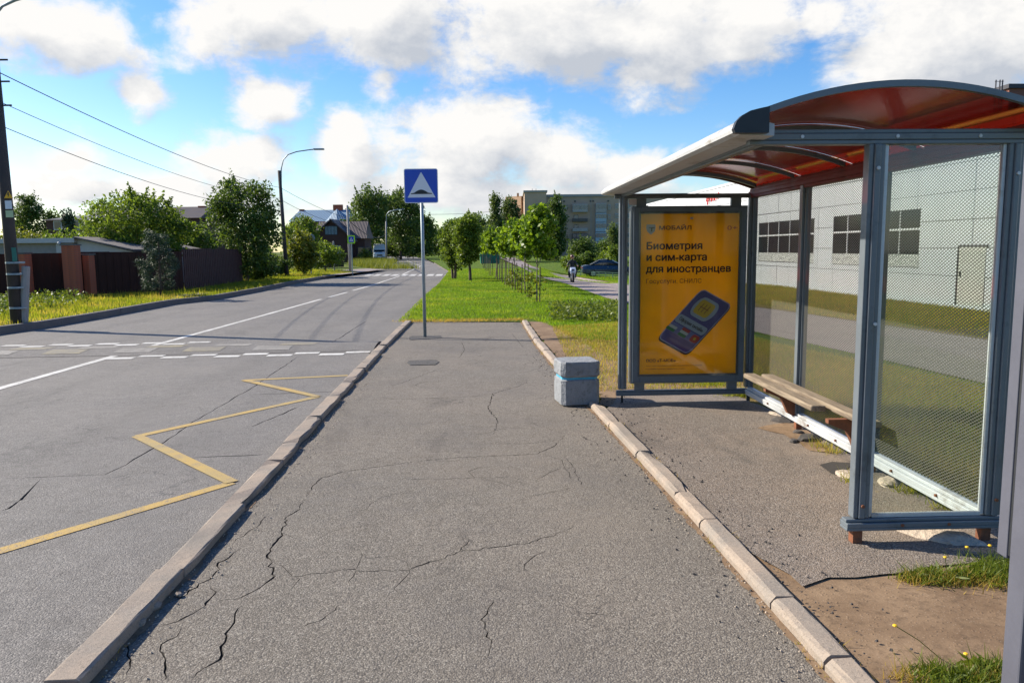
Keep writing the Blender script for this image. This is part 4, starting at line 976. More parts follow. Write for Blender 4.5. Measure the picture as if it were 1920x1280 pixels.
tree('apple_tree', 'bushy round apple tree beside the road edge, left of its darker neighbour', GP(851.7, 523), 3.35, .40, .86, k=170, npc=60, cr=.26, leaf=.11, mat=F_apple, tr=.075, seed=61, group='two apple trees on the lawn', spikes=14, stems=3, limbs=9)
tree('apple_tree', 'darker apple tree with a single slanting trunk on the lawn', GP(882, 527), 3.5, .62, .80, k=160, npc=60, cr=.26, leaf=.11, mat=F_apple, tr=.085, seed=62, group='two apple trees on the lawn', spikes=12, cx_=-.15, lean_=-.12, limbs=9)
# left side trees
def T(px, pyb, Y): p = at(px, pyb, Y); return Vector((p.x, Y, .05))
def hgt(py, Y, px=960): return at(px, py, Y).z
LT = [  # name,label,px,Y,top py,z0,width px,mat,k,npc,cr,leaf,shape,spikes,seed
 ('leaning_tree', 'large dark leafy tree behind the first lamp post on the left verge', 462, 40, 322, .3, 142, F_dark, 150, 95, .55, .15, 'round', 20, 71),
 ('garden_tree', 'wide green fruit tree standing behind the brown fence', 262, 37, 352, .9, 205, F_mid, 150, 95, .5, .14, 'round', 26, 72),
 ('garden_tree', 'dark rounded tree between the wide fruit tree and the large verge tree', 355, 44, 398, .3, 110, F_dark, 80, 90, .55, .16, 'round', 8, 73),
 ('far_tree', 'feathery tall tree at the far left skyline beside the utility pole', 56, 110, 352, 2, 62, F_far, 70, 70, .9, .32, 'egg', 8, 74),
 ('far_tree', 'lower tree right of the feathery tree on the left skyline', 98, 112, 388, 1, 52, F_far, 50, 60, .9, .32, 'round', 4, 75),
 ('conifer', 'small spruce tip above the brown house with the grey roof', 133, 60, 380, 1, 34, F_pine, 40, 60, .4, .2, 'cone', 6, 76),
 ('bush', 'yellow green bush above the garage roof beside the utility pole', 50, 50, 420, .2, 84, F_yel, 60, 60, .5, .16, 'round', 3, 77),
 ('bush', 'green bush in front of the brown house behind the fence', 120, 46, 424, .2, 100, F_mid, 60, 60, .5, .16, 'round', 3, 78),
 ('round_tree', 'dome shaped light green tree in front of the blue roof', 566, 92, 401, 1, 74, F_mid, 80, 80, .8, .25, 'round', 3, 79),
 ('shrub', 'tall yellow green shrub right behind the first lamp post', 568, 49, 428, .1, 66, F_yel, 80, 60, .42, .17, 'round', 10, 80),
 ('shrub', 'broad leafed shrub in front of the timbered house', 610, 56, 448, .1, 70, F_mid, 60, 60, .42, .17, 'round', 8, 81),
 ('shrub', 'dark shrub at the foot of the first lamp post', 505, 47, 470, 0, 95, F_dark, 70, 70, .4, .14, 'round', 6, 82),
 ('shrub', 'orange tinted bush left of the white van', 684, 98, 462, 0, 26, F_yel, 30, 50, .5, .22, 'round', 2, 83),
 ('tall_tree', 'tall green tree left of the blue sign, behind the timbered house', 694, 125, 342, 1, 86, F_far, 130, 80, 1.25, .36, 'round', 14, 84),
 ('tall_tree', 'tall dark tree directly behind the blue sign', 752, 132, 347, 1, 92, F_far, 130, 80, 1.25, .36, 'round', 12, 85),
 ('tall_tree', 'dark lower tree just right of the sign pole at the end of the road', 792, 150, 392, 0, 54, F_dark, 90, 70, 1.2, .38, 'round', 6, 86),
 ('tall_tree', 'dark tree closing the end of the road', 818, 215, 425, 0, 60, F_dark, 90, 70, 1.8, .5, 'round', 4, 87),
 ('tall_tree', 'small distant tree left of the two apple trees', 800, 185, 420, 0, 50, F_far, 80, 70, 1.6, .45, 'round', 6, 88),
 ('birch_tree', 'left pointed birch above the young tree row', 930, 112, 361, 1, 40, F_birch, 90, 80, .8, .26, 'cone', 8, 89),
 ('birch_tree', 'right birch above the young tree row, next to the bright block end', 957, 116, 360, 1, 46, F_birch, 90, 80, .8, .26, 'egg', 8, 90),
 ('far_tree', 'dark tree left of the birches, above the apple trees', 897, 128, 395, 0, 60, F_far, 90, 70, 1.1, .32, 'round', 8, 91),
 ('far_tree', 'low dark tree behind the bin and the staked row', 925, 105, 420, 0, 70, F_dark, 90, 70, 1., .3, 'round', 5, 92),
 ('far_tree', 'low dark tree below the bright end of the block of flats', 985, 108, 410, 0, 66, F_far, 90, 70, 1., .3, 'round', 5, 93),
 ('weeping_tree', 'tall dark tree standing in front of the block of flats', 1042, 118, 358, 0, 44, F_dark, 130, 80, .85, .28, 'egg', 6, 94),
 ('far_tree', 'dark tree at the foot of the flats beside the tall lamp mast', 1025, 122, 430, 0, 60, F_dark, 80, 70, 1., .3, 'round', 3, 95),
 ('far_tree', 'slender tree in front of the right balconies of the flats', 1150, 130, 412, 0, 24, F_birch, 50, 60, .8, .3, 'egg', 4, 96),
 ('bush', 'light green bush beside the shelter edge above the parked car', 1154, 72, 456, 0, 46, F_mid, 60, 60, .45, .2, 'round', 2, 97),
 ('hedge_bush', 'brownish hedge bush above the cyclist on the left end of the hedge', 1072, 74, 473, 0, 36, F_apple, 60, 60, .42, .18, 'round', 0, 98),
 ('hedge_bush', 'dark hedge bush in the middle of the hedge behind the car', 1102, 76, 469, 0, 48, F_dark, 70, 60, .42, .18, 'round', 0, 99),
 ('hedge_bush', 'dark hedge bush right above the roof of the parked car', 1135, 75, 472, 0, 46, F_mid, 70, 60, .42, .18, 'round', 0, 100),
 ('shrub', 'dark ground level shrub below the large dark tree', 425, 39, 487, 0, 80, F_dark, 60, 60, .38, .13, 'round', 2, 115),
 ('shrub', 'leafy shrub between the large dark tree and the lamp post', 478, 41.5, 478, 0, 84, F_dark, 60, 60, .4, .14, 'round', 2, 116),
 ('shrub', 'dark undergrowth left of the distant street lamp', 706, 134, 448, 0, 60, F_dark, 70, 60, .9, .3, 'round', 0, 111),
 ('shrub', 'dark undergrowth right of the distant street lamp', 742, 136, 440, 0, 66, F_dark, 80, 60, 1., .3, 'round', 0, 112),
 ('shrub', 'dark undergrowth behind the pole of the blue sign', 775, 146, 440, 0, 60, F_dark, 80, 60, 1., .32, 'round', 0, 113),
 ('shrub', 'dark thicket where the road meets the wood', 822, 175, 440, 0, 60, F_dark, 80, 60, 1.3, .4, 'round', 0, 114),
 ('far_tree', 'dark tree low at the foot of the balconies', 1095, 128, 443, 0, 64, F_dark, 80, 60, 1., .3, 'round', 3, 101),
 ('far_tree', 'dark tree at the foot of the flats nearest the shelter post', 1140, 135, 446, 0, 60, F_dark, 80, 60, 1., .3, 'round', 3, 102),
]
for (nm, lb, px, Y, ty, z0, wpx, mt, k, npc, crr, lf, shp, spk, sd) in LT:
    g = T(px, 480, Y); base_z = .05 if px < 860 else H(g.x, Y); h = hgt(ty, Y, px)-base_z; rx = wpx/2/F*Y
    tree(nm, lb, (g.x, Y, base_z), h, z0, rx, k=k, npc=npc, cr=crr, leaf=lf, mat=mt, tr=max(.06, h*.018), seed=sd, shape=shp, spikes=spk, cat='tree' if 'tree' in nm or nm == 'conifer' else 'bush', limbs=6)
# far wood closing the horizon: one mass nobody could count
cen = []
for i in range(420):
    x = random.uniform(-260, 240); Y = random.uniform(265, 330)
    for q in range(3): cen.append((x+random.uniform(-3, 3), Y, random.uniform(0, 8.5 if x > -30 else 11)))
cen = np.array(cen); V, Fc = leaves(cen, 26, np.full(len(cen), 2.6), 1.1, .8, .7, 5); link('distant_wood', fast_mesh('distant_wood', V, Fc), F_far, kind='stuff')
# pine by the fence
pr = empty('pine_tree', T(300, 540, 27.5), 0, label='small dark pine with pale tufts in front of the brown fence', cat='tree')
random.seed(12); mb = MB(); limb(mb, (0, 0, -.1), (.05, 0, 2.2), .05, .015, .03); PV, PF = [], []; off_ = 0
tips = []
for i in range(46):
    z = random.uniform(.25, 2.15); r_ = .95*(1-z/2.9)*random.uniform(.5, 1); a = random.uniform(0, 6.28); tips.append((r_*math.cos(a), r_*math.sin(a), z+.25*r_))
    if i % 2 == 0: limb(mb, (.02, 0, z-.1), tips[-1], .014, .005, .05, 3, 5)
mb.build('trunk', M_bark, pr, smooth=True)
V, Fc = leaves(np.array(tips), 90, np.full(len(tips), .22), .15, .9, .10, 3, .8); link('crown', fast_mesh('crown', V, Fc), F_pine, pr)
V, Fc = leaves(np.array(tips), 40, np.full(len(tips), .16), .09, .9, .4, 4, .8); link('inner_needles', fast_mesh('inner_needles', V, Fc), F_pine, pr)

# ------------------------------------------------------------------ grass blades
def blades(name, pts, hmin, hmax, w, mat, zf, seed=0, lean_=.5, **kw):
    r_ = np.random.default_rng(seed); n = len(pts); a = r_.random(n)*6.283; h = hmin+(hmax-hmin)*r_.random(n)**1.5
    z = zf(pts); b_ = np.column_stack([pts, z]); dx = np.column_stack([np.cos(a), np.sin(a), np.zeros(n)])
    la = r_.random(n)*6.283; ln = h*lean_*r_.random(n)
    tip = b_+np.column_stack([np.cos(la)*ln, np.sin(la)*ln, h]); ww = (w*(.6+.8*r_.random(n)))[:, None]
    V = np.stack([b_-dx*ww/2, b_+dx*ww/2, tip], 1).reshape(-1, 3); return link(name, fast_mesh(name, V, np.arange(3*n).reshape(n, 3)), mat, kind='stuff', **kw)
def inpoly(P, poly):
    x, y = P[:, 0], P[:, 1]; ins = np.zeros(len(P), bool); n = len(poly)
    for i in range(n):
        x1, y1 = poly[i][0], poly[i][1]; x2, y2 = poly[(i+1) % n][0], poly[(i+1) % n][1]
        c = ((y1 > y) != (y2 > y)) & (x < (x2-x1)*(y-y1)/(y2-y1+1e-12)+x1); ins ^= c
    return ins
def scatter(poly, n, seed, ypow=1., excl=()):
    r_ = np.random.default_rng(seed); xs = [p[0] for p in poly]; ys = [p[1] for p in poly]; y0, y1 = min(ys), max(ys)
    P = np.column_stack([r_.uniform(min(xs), max(xs), n), y0+(y1-y0)*r_.random(n)**ypow]); P = P[inpoly(P, poly)]
    for e in excl: P = P[~inpoly(P, e)]
    return P
vH = lambda P: np.array([H(x, y) for x, y in P])+.012
gx = [(p.x, p.y) for p in lowL]
A1 = [(redge[0].x+.05, kL[-1].y+.25), (redge[1].x, redge[1].y), (redge[2].x, redge[2].y), (redge[3].x, redge[3].y), (-5.2, 62), (1.0, 62)]+[(p.x-.05, p.y) for p in lowL if p.y < 60]
A1 = A1[:-3]+[(4.3, 14.6), (4.3, 12.5), (1.3, 13.2), (.45, 17.3), (-.0, 17.45)]
dryA = [(p.x, p.y) for p in [G(1035, 614), G(1165, 606), Vector((4.2, 13.2, 0)), Vector((4.6, 10.5, 0)), Vector((4.3, 8.0, 0)), Vector((2.4, 8.2, 0)), Vector((1.3, 8.5, 0)), G(1120, 740), G(1070, 690)]]
P = scatter(A1, 330000, 1, 1.8); blades('lawn_grass', P, .02, .06, .012, F_lawn, vH, 1)
P = scatter(A1, 60000, 2, 1.4); blades('lawn_grass', P, .03, .08, .018, F_lawn, vH, 2)
P = scatter(dryA, 60000, 3); q = rng.random(len(P)); blades('dry_grass', P[q < .6], .02, .07, .008, F_dryb, vH, 3, .9); blades('dry_grass', P[q >= .6], .02, .08, .008, F_verge, vH, 4, .7)
A2 = [(7.0, 17), (8.5, 11), (9.1, 3), (11.6, 3), (11.0, 17.4), (10.2, 36), (5.6, 36)]
P = scatter(A2, 90000, 5); blades('wall_foot_grass', P, .03, .13, .014, F_verge, vH, 5); P = scatter(A2, 60000, 6); blades('wall_foot_grass', P, .05, .16, .014, F_dryb, vH, 6)
A3 = [(2.95, 2.5), (2.85, 5), (2.6, 7.8), (4.3, 8.0), (4.9, 10), (5.6, 5), (6.3, 1)]
A3 = [(2.95, 2.5), (2.8, 5), (2.6, 7.8), (3.4, 8.2), (3.9, 13.0), (4.9, 10), (5.4, 7), (6.0, 2.6)]
P = scatter(A3, 130000, 7); q = rng.random(len(P)); blades('shelter_back_grass', P[q < .45], .03, .12, .009, F_verge, vH, 7, .8); blades('shelter_back_grass', P[q >= .45], .03, .10, .009, F_dryb, vH, 8, .9)
A4 = [(p.x-.16, p.y) for p in ledge if p.y < 70]; A4 = A4+[(A4[-1][0]-9, 70), (-17.5, 36), (-16.5, 27), (-17, 8)]
zf5 = lambda P: np.full(len(P), .05)
P = scatter(A4, 200000, 9, 1.2); blades('verge_grass', P, .03, .11, .018, F_verge, zf5, 9)
P = scatter(A4, 40000, 10, 1.1); blades('verge_grass', P, .08, .24, .018, F_verge, zf5, 10, .4)
P = scatter([(-7.2, 62), (-11, 62), (-17, 80), (-21, 105), (-14.6, 100), (-12.4, 75)], 30000, 11); blades('verge_grass', P, .2, .8, .04, F_yel, zf5, 11)
P = scatter([(1.0, 46), (2.2, 60), (2.6, 75), (12, 75), (12, 58), (6, 46), (4.5, 42)], 60000, 12); blades('park_grass', P, .05, .12, .03, F_lawn, vH, 12)
# edge tufts in the foreground
def tuft(px, py, n, r_, hmn, hmx, mat, seed, w=.006):
    g = G(px, py, .02); rr = np.random.default_rng(seed); P = np.column_stack([g.x+rr.normal(0, r_, n), g.y+rr.normal(0, r_*.6, n)]); return P
def tufts(name, L, hmn, hmx, mat, w, seed): 
    P = np.vstack([tuft(px, py, n, r_, 0, 0, None, seed+i) for i, (px, py, n, r_) in enumerate(L)]); blades(name, P, hmn, hmx, w, mat, lambda P: np.full(len(P), .022), seed, 1.6)
tufts('foreground_grass', [(1720, 1085, 260, .05), (1760, 1090, 260, .06), (1830, 1080, 500, .08), (1890, 1085, 500, .08), (1870, 1060, 300, .08), (1750, 1262, 260, .04), (1820, 1275, 350, .05), (1880, 1262, 350, .05), (1850, 1300, 500, .06), (1760, 1300, 300, .05)], .015, .075, F_weed, .006, 21)
tufts('foreground_grass', [(1720, 1090, 200, .05), (1780, 1092, 200, .06), (1850, 1095, 200, .08), (1700, 1275, 120, .05), (1860, 1285, 220, .05)], .015, .07, F_dryb, .004, 22)
tufts('shelter_corner_grass', [(1385, 742, 500, .10), (1340, 722, 300, .12), (1250, 718, 200, .15), (1330, 716, 300, .2), (1200, 706, 200, .1), (1600, 905, 60, .04), (1560, 850, 80, .05), (1540, 840, 80, .05), (1720, 925, 200, .07), (1780, 955, 150, .06)], .03, .12, F_verge, .007, 23)
tufts('kerb_edge_grass', [(770, 603, 300, .15), (850, 602, 300, .25), (930, 601, 300, .25), (810, 602, 300, .25), (890, 601, 300, .25), (965, 600, 200, .15)], .02, .08, F_dryb, .01, 24)
# low leafy weeds on the lawn before the shelter
wd = np.array([(G(random.uniform(1035, 1162), random.uniform(572, 606)).x, G(1100, random.uniform(572, 606)).y, random.uniform(.05, .2)) for i in range(260)])
wd = np.array([(G(px_, py_).x, G(px_, py_).y, random.uniform(.04, .18)) for px_, py_ in [(random.uniform(1035, 1165), random.uniform(574, 606)) for i in range(300)]])
V, Fc = leaves(wd, 14, np.full(len(wd), .14), .07, .7, .6, 7, .8); link('weed_patch', fast_mesh('weed_patch', V, Fc), F_weed, kind='stuff')
wd = np.array([(p[0], p[1], random.uniform(.08, .35)) for p in scatter([(-13.6, 17), (-12.1, 16.6), (-12.6, 23), (-13.8, 25), (-16, 27), (-16, 22)], 420, 8)])
V, Fc = leaves(wd, 14, np.full(len(wd), .2), .08, .9, .6, 8, .8); link('weed_patch', fast_mesh('weed_patch', V, Fc), F_weed, kind='stuff')
wl = []
for px_, py_, n_, r_ in ((1740, 1088, 16, .05), (1800, 1092, 18, .06), (1850, 1080, 26, .07), (1885, 1095, 26, .06), (1830, 1290, 20, .06), (1870, 1270, 20, .05), (1760, 1290, 16, .05)):
    g = G(px_, py_)
    for q in range(n_): wl.append((g.x+random.gauss(0, r_), g.y+random.gauss(0, r_*.5), random.uniform(.025, .045)))
V, Fc = leaves(np.array(wl), 7, np.full(len(wl), .03), .055, .6, .22, 17, .3); link('weed_patch', fast_mesh('weed_patch', V, Fc), F_weed, kind='stuff')
# loose grit and bits of dead grass along the kerbs
def grit(name, line, o1, o2, n, seed, mat, smin, smax, z=.003):
    r_ = random.Random(seed); Q = densify(line, .05); mb = MB()
    for i in range(n):
        p = Q[r_.randrange(len(Q))]
        if not 1.5 < p.y < 12: continue
        d = o1+(o2-o1)*r_.random()**2; x, y = p.x+d, p.y+r_.uniform(-.03, .03); q = r_.uniform(smin, smax); a = r_.uniform(0, 3)
        mb.box((x, y, z+q*.25), (q, q*r_.uniform(.5, 1), q*.6), Matrix.Rotation(a, 3, 'Z'), top=(.6, .6))
    mb.build(name, mat, kind='stuff')
grit('grit', kR, -.01, -.16, 1500, 3, M_stone, .003, .010); grit('grit', kL, .14, .34, 1600, 4, M_stone, .003, .010); grit('grit', kR, -.01, -.3, 700, 6, M_chunk, .004, .013); grit('grit', kR, .12, .5, 900, 8, M_chunk, .004, .014, .032)
def edge_blades(line, o1, o2, n, seed, mat, h, z=.002):
    r_ = np.random.default_rng(seed); Q = densify(line, .05); I = r_.integers(len(Q), size=n); P = np.array([(Q[i].x, Q[i].y) for i in I]); P[:, 0] += r_.uniform(o1, o2, n); P = P[(np.sin(P[:, 1]*5.)+np.sin(P[:, 1]*11.3+1)) > .55]
    blades('kerb_edge_grass', P, .006, h, .004, mat, lambda P: np.full(len(P), z), seed, 1.8)
edge_blades(kR, -.03, .0, 1500, 31, F_dryb, .035); edge_blades(kR, -.02, .0, 700, 32, F_verge, .03); edge_blades(kR, .10, .14, 1200, 33, F_dryb, .04, .03); edge_blades(kL, .13, .16, 700, 34, F_dryb, .03)
# dandelions
M_dand = simple('dandelion_yellow', (.75, .45, .01), .6, bump=0)
for i, (px, py, bx_, by_, lb) in enumerate([(1678, 1172, 1765, 1235, 'lone yellow dandelion leaning left on a long stem over the bare soil'), (1811, 1225, 1820, 1262, 'small yellow dandelion at the bottom edge near the stand'),
        (1813, 1025, 1822, 1075, 'yellow dandelion in front of the big pale stone'), (1856, 1022, 1862, 1085, 'bright yellow dandelion beside the grey stand, right of the big stone'), (1772, 1044, 1776, 1080, 'small orange yellow dandelion in the shadow of the shelter frame')]):
    g = G(bx_, by_, .02); hd = at(px, py, g.y-(.02 if i else .05)); root = empty('dandelion', g, 0, label=lb, cat='flower', group='dandelions by the shelter')
    v_ = hd-g; MB().tube([(0, 0, 0), v_*.5+Vector((0, 0, .01)), v_], .0016, 5).build('stem', F_weed, root)
    mb = MB(); mb.ball(tuple(v_), .009, 9, 4, sc=(1, 1, .6)); mb.build('flower_head', M_dand, root)

# ------------------------------------------------------------------ shopping building on the right
fx = lambda Y: 11.25-.05*(Y-17.4); FA = math.atan(.05)
M_pan = simple('white_panel', (.56, .575, .61), .5, var=.05, scale=1.2, bump=.03, spec=.4); M_joint = simple('joint_dark', (.05, .05, .06), .8, bump=0)
bl = empty('shop_building', (fx(10), 10, 0), FA, label='long low white panelled shop building with dark windows right of the shelter', cat='building')
BLn = 44.
MB().bb((.06, -8, -1.2), (18, BLn, 4.42)).build('wall', M_joint, bl)
PWd = 1.2; zj = [-.9, .8, 1.5, 2.2, 2.9, 3.6, 4.45]
wins = [(27.6-10.1, 32.9-10.05), (21.0-10, 26.1-10), (36-10, 41-10)]
def inwin(y0, y1, z0, z1):
    for a, c in wins:
        if y1 > a+.02 and y0 < c-.02 and z1 > .97 and z0 < 2.55: return (a, c)
    return None
cache = {}
def panel(y0, y1, z0, z1):
    k = (round(y1-y0, 3), round(z1-z0, 3))
    if k not in cache:
        mb = MB().bb((0, 0, 0), (.05, k[0]-.022, k[1]-.022)); mm_ = mb.mesh('panel'); mm_.materials.append(M_pan); cache[k] = mm_
    o = bpy.data.objects.new('panel', cache[k]); C.objects.link(o); o.parent = bl; o.location = (random.uniform(-.004, .004), y0+.011, z0+.011)
yb = sorted(set([round(-8+PWd*i, 3) for i in range(int((BLn+8)/PWd)+1)]))
for z0, z1 in zip(zj[:-1], zj[1:]):
    for y0, y1 in zip(yb[:-1], yb[1:]):
        w_ = inwin(y0, y1, z0, z1)
        if not w_: panel(y0, y1, z0, z1); continue
        a, c = w_
        # keep the parts of this panel outside the opening
        if y0 < a: panel(y0, a, z0, z1)
        if y1 > c: panel(c, y1, z0, z1)
        yy0, yy1 = max(y0, a), min(y1, c)
        if z0 < .97 and z1 > .97: panel(yy0, yy1, z0, .97)
        if z1 > 2.55 and z0 < 2.55: panel(yy0, yy1, 2.55, z1)
M_wg = simple('window_glass', (.012, .016, .022), .06, var=.3, bump=0, spec=.9); M_wf = simple('window_frame', (.6, .6, .62), .5, bump=0)
def frost():
    m, b, out = newmat('frosted_band'); p = obj(b); v = b.vor(p, 14., 'DISTANCE_TO_EDGE', 'Distance'); c = b.mix(b.mr(v, .05, .09), (.16, .17, .17), (.62, .62, .60)); pbsdf(b, out, c, .5); return m
M_frost = frost()
for a, c in wins:
    w = MB().bb((.035, a, .97), (.058, c, 2.55)).build('window', M_joint, bl)
    zt_ = 2.02; n = 5
    for i in range(n):
        y0 = a+(c-a)*i/n; y1 = a+(c-a)*(i+1)/n; MB().bb((.015, y0+.03, zt_+.03), (.03, y1-.03, 2.53)).build('pane', M_wg, w)
    for i in range(n):
        y0 = a+(c-a)*i/n; y1 = a+(c-a)*(i+1)/n; MB().bb((.015, y0+.03, 1.34), (.03, y1-.03, zt_-.03)).build('pane', M_wg, w)
    MB().bb((.010, a+.02, .99), (.03, c-.02, 1.33)).build('frosted_band', M_frost, w)
    for i in range(n+1):
        y0 = a+(c-a)*i/n; MB().bb((-.005, y0-.02, 1.335), (.014, y0+.02, 2.54)).build('mullion', M_wf, w)
    MB().bb((-.008, a, zt_-.03), (.016, c, zt_+.03)).build('transom', M_wf, w)
MB().bb((-.03, -8, 4.45), (.4, BLn, 4.56)).build('parapet', M_pan, bl)
MB().bb((-.02, -8, -.9), (.0, BLn, .10)).build('plinth', M_pan, bl)
dr = MB(); dr.bb((-.02, 19.25-10-1.0, .10), (-.002, 19.25-10, 1.52)); dr.build('door', simple('door_cream', (.50, .49, .46), .5, bump=0), bl)
MB().bb((-.045, 9.25-.12, .8), (-.02, 9.25-.08, .92)).build('door_handle', M_black, bl)
MB().bb((-.035, 19.25-10+.005, .10), (-.0, 19.25-10+.05, 1.58)).build('door_frame', M_joint, bl); MB().bb((-.035, 19.25-10-1.05, 1.53), (-.0, 19.25-10, 1.58)).build('door_frame', M_joint, bl)
# red script sign on the parapet
M_rs = simple('red_letters', (.60, .02, .03), .4, bump=0)
text('Уют', Matrix.Translation((-.06, 40.5-10+4.6, 3.95)) @ Matrix.Rotation(R(-90), 4, 'Z') @ Matrix.Rotation(R(90), 4, 'X'), .9, M_rs, bl, 'red_script', .01) if False else None
o = MB(); pts = [(-.07, 28.0+.12*i, 4.02+.16*math.sin(i*1.7)+.05*math.sin(i*.6)) for i in range(18)]; o.tube(pts, .035, 6); o.tube([(-.07, 29.9, 3.72), (-.07, 29.6, 4.25)], .04, 6); o.build('red_script', M_rs, bl)
# brick block behind it
M_bk = simple('far_brick', (.20, .085, .06), .9, var=.15, scale=2., bump=.1)
bk = empty('brick_block', (at(1893, 160, 47).x, 47, 0), FA, label='tall red brick block peeping over the shelter roof at the right edge', cat='building')
MB().bb((0, 0, -1), (14, 14, at(1900, 166, 47).z)).build('wall', M_bk, bk); MB().bb((-.15, -.15, at(1900, 166, 47).z), (14, 14, at(1900, 158, 47).z)).build('cornice', M_joint, bk)
for x in (1.2, 4, 6.8, 9.6):
    for z in (5., 8.2): w = MB().bb((x, -.06, z), (x+1.5, .0, z+1.6)).build('window', M_wg, bk); MB().bb((x+.72, -.1, z), (x+.78, -.06, z+1.6)).build('mullion', M_wf, w)
for x in (-2.6, -2.1, -1.7):
    pass
an = empty('roof_antenna', (at(1867, 160, 36).x, 36, 4.4), 0, label='thin antenna rack standing on the roof near the brick block', cat='antenna')
for dx_ in (0, .18, .3): MB().tube([(dx_, 0, 0), (dx_, 0, at(1872, 150, 36).z-4.4)], .03, 5).build('mast', M_joint, an)
MB().tube([(-.05, 0, at(1872, 153, 36).z-4.4), (.35, 0, at(1872, 153, 36).z-4.4)], .012, 5).build('crossbar', M_joint, an)

# ------------------------------------------------------------------ block of flats
AY = 225.; ap0 = at(1000, 480, AY); app = F/AY
ab = empty('apartment_block', (0, AY, -.9), 0, label='five storey brownish grey block of flats with balconies behind the park', cat='building')
M_ab = simple('flats_brick', (.42, .30, .225), .95, var=.12, scale=.5, bump=.05, fine=8); M_abl = simple('flats_side', (.50, .32, .21), .95, var=.1, scale=.4, bump=.05, fine=8); M_ag = simple('flats_roof', (.30, .28, .27), .9, bump=0)
XX = lambda px: at(px, 450, AY).x
ZZ = lambda py: at(1080, py, AY).z+.9
xl, xr = XX(1022), XX(1290); zt = ZZ(369)
MB().bb((xl, 0, -1), (xr, 13, zt)).build('wall', M_ab, ab); MB().bb((xl-.2, -.35, zt), (xr+.3, 13.2, zt+.7)).build('roof', M_ag, ab)
# left wing projecting, its end wall in the sun
wx0, wx1 = XX(983), XX(1022)
MB().bb((wx0, -9, -1), (wx1, 12, ZZ(364))).build('wing', M_ab, ab); MB().bb((wx0-.3, -9.3, ZZ(364)), (wx1+.3, 12.2, ZZ(364)+.5)).build('wing_roof', M_ag, ab)
MB().box((XX(981), 14, ZZ(366)/2), (6, 9, ZZ(366)+1), Matrix.Rotation(R(-38), 3, 'Z')).build('rear_wing', M_abl, ab)
M_bal = simple('balcony_dark', (.10, .09, .085), .9, bump=0); M_balw = simple('balcony_blue', (.32, .40, .46), .7, bump=0); M_bl = simple('balcony_pale', (.36, .33, .31), .8, bump=0)
M_awg = simple('flats_glass', (.05, .085, .11), .1, var=.5, bump=0, spec=.9)
def awin(px0, px1, py0, py1, nm=2, fm=M_balw, y=-.05):
    x0, x1, z0, z1 = XX(px0), XX(px1), ZZ(py1), ZZ(py0)
    w = MB().bb((x0, y-.08, z0), (x1, y, z1)).build('window', fm, ab)
    for i in range(nm):
        a = x0+(x1-x0)*(i+.06)/nm; c = x0+(x1-x0)*(i+.94)/nm; MB().bb((a, y-.13, z0+.12), (c, y-.081, z1-.12)).build('pane', M_awg, w)
rows = [387, 405, 423, 441, 459]
for j, y in enumerate(rows):
    # column A: loggias
    x0, x1 = XX(1073), XX(1101); z0 = ZZ(y+12); 
    if j in (0, 3): bx = MB().bb((x0, -1.25, ZZ(y+11)), (x1, -.0, ZZ(y-4 if j == 0 else y-3)))
    else: bx = MB().bb((x0, -1.25, ZZ(y+11)), (x1, -.0, ZZ(y+5)))
    bo = bx.build('balcony', [M_bl, M_bal, M_bl, M_bal, M_bal][j], ab)
    if j in (0, 3):
        for i in range(4): a = x0+(x1-x0)*(i+.08)/4; c = x0+(x1-x0)*(i+.92)/4; MB().bb((a, -1.3, ZZ(y+5)), (c, -1.26, ZZ(y-2))).build('pane', M_awg, bo)
    else: awin(1076, 1084, y-2, y+7, 1, M_bal)
    # column B: glazed pale blue balconies
    x0, x1 = XX(1116), XX(1136)
    bo = MB().bb((x0, -1.25, ZZ(y+12)), (x1, -.0, ZZ(y-5))).build('balcony', M_balw if j else M_bl, ab)
    for i in range(4): a = x0+(x1-x0)*(i+.06)/4; c = x0+(x1-x0)*(i+.94)/4; MB().bb((a, -1.3, ZZ(y+5)), (c, -1.26, ZZ(y-3))).build('pane', M_awg, bo)
    awin(1139, 1145, y-2, y+7); awin(1153, 1163, y-4, y+5, 3, M_balw); awin(1057, 1065, y-2, y+6, 1, M_bal); awin(1040, 1048, y-2, y+6, 2, M_bal); awin(1028, 1034, y-2, y+6, 1, M_bal)
    awin(1175, 1183, y-3, y+5); awin(1196, 1214, y-4, y+5, 3); awin(1228, 1236, y-3, y+5)
    awin(1002, 1010, y-2, y+6, 1, M_bal, -9.05)
for px in (1058, 1078, 1107, 1112, 1140):
    MB().bb((XX(px)-.25, -.12, ZZ(379)), (XX(px)+.25, -.0, ZZ(376))).build('vent', M_bal, ab)
MB().bb((XX(970), 2, ZZ(366)), (XX(974), 5, ZZ(360))).build('roof_box', M_abl, ab)
for px in (999, 1006): MB().tube([(XX(px), 2, ZZ(364)), (XX(px), 2, ZZ(352))], .06, 5).build('antenna', M_joint, ab)
for px in (1108, 1164+0): MB().bb((XX(px)-.08, -.1, 0), (XX(px)+.08, 0, zt)).build('drainpipe', M_bl, ab)

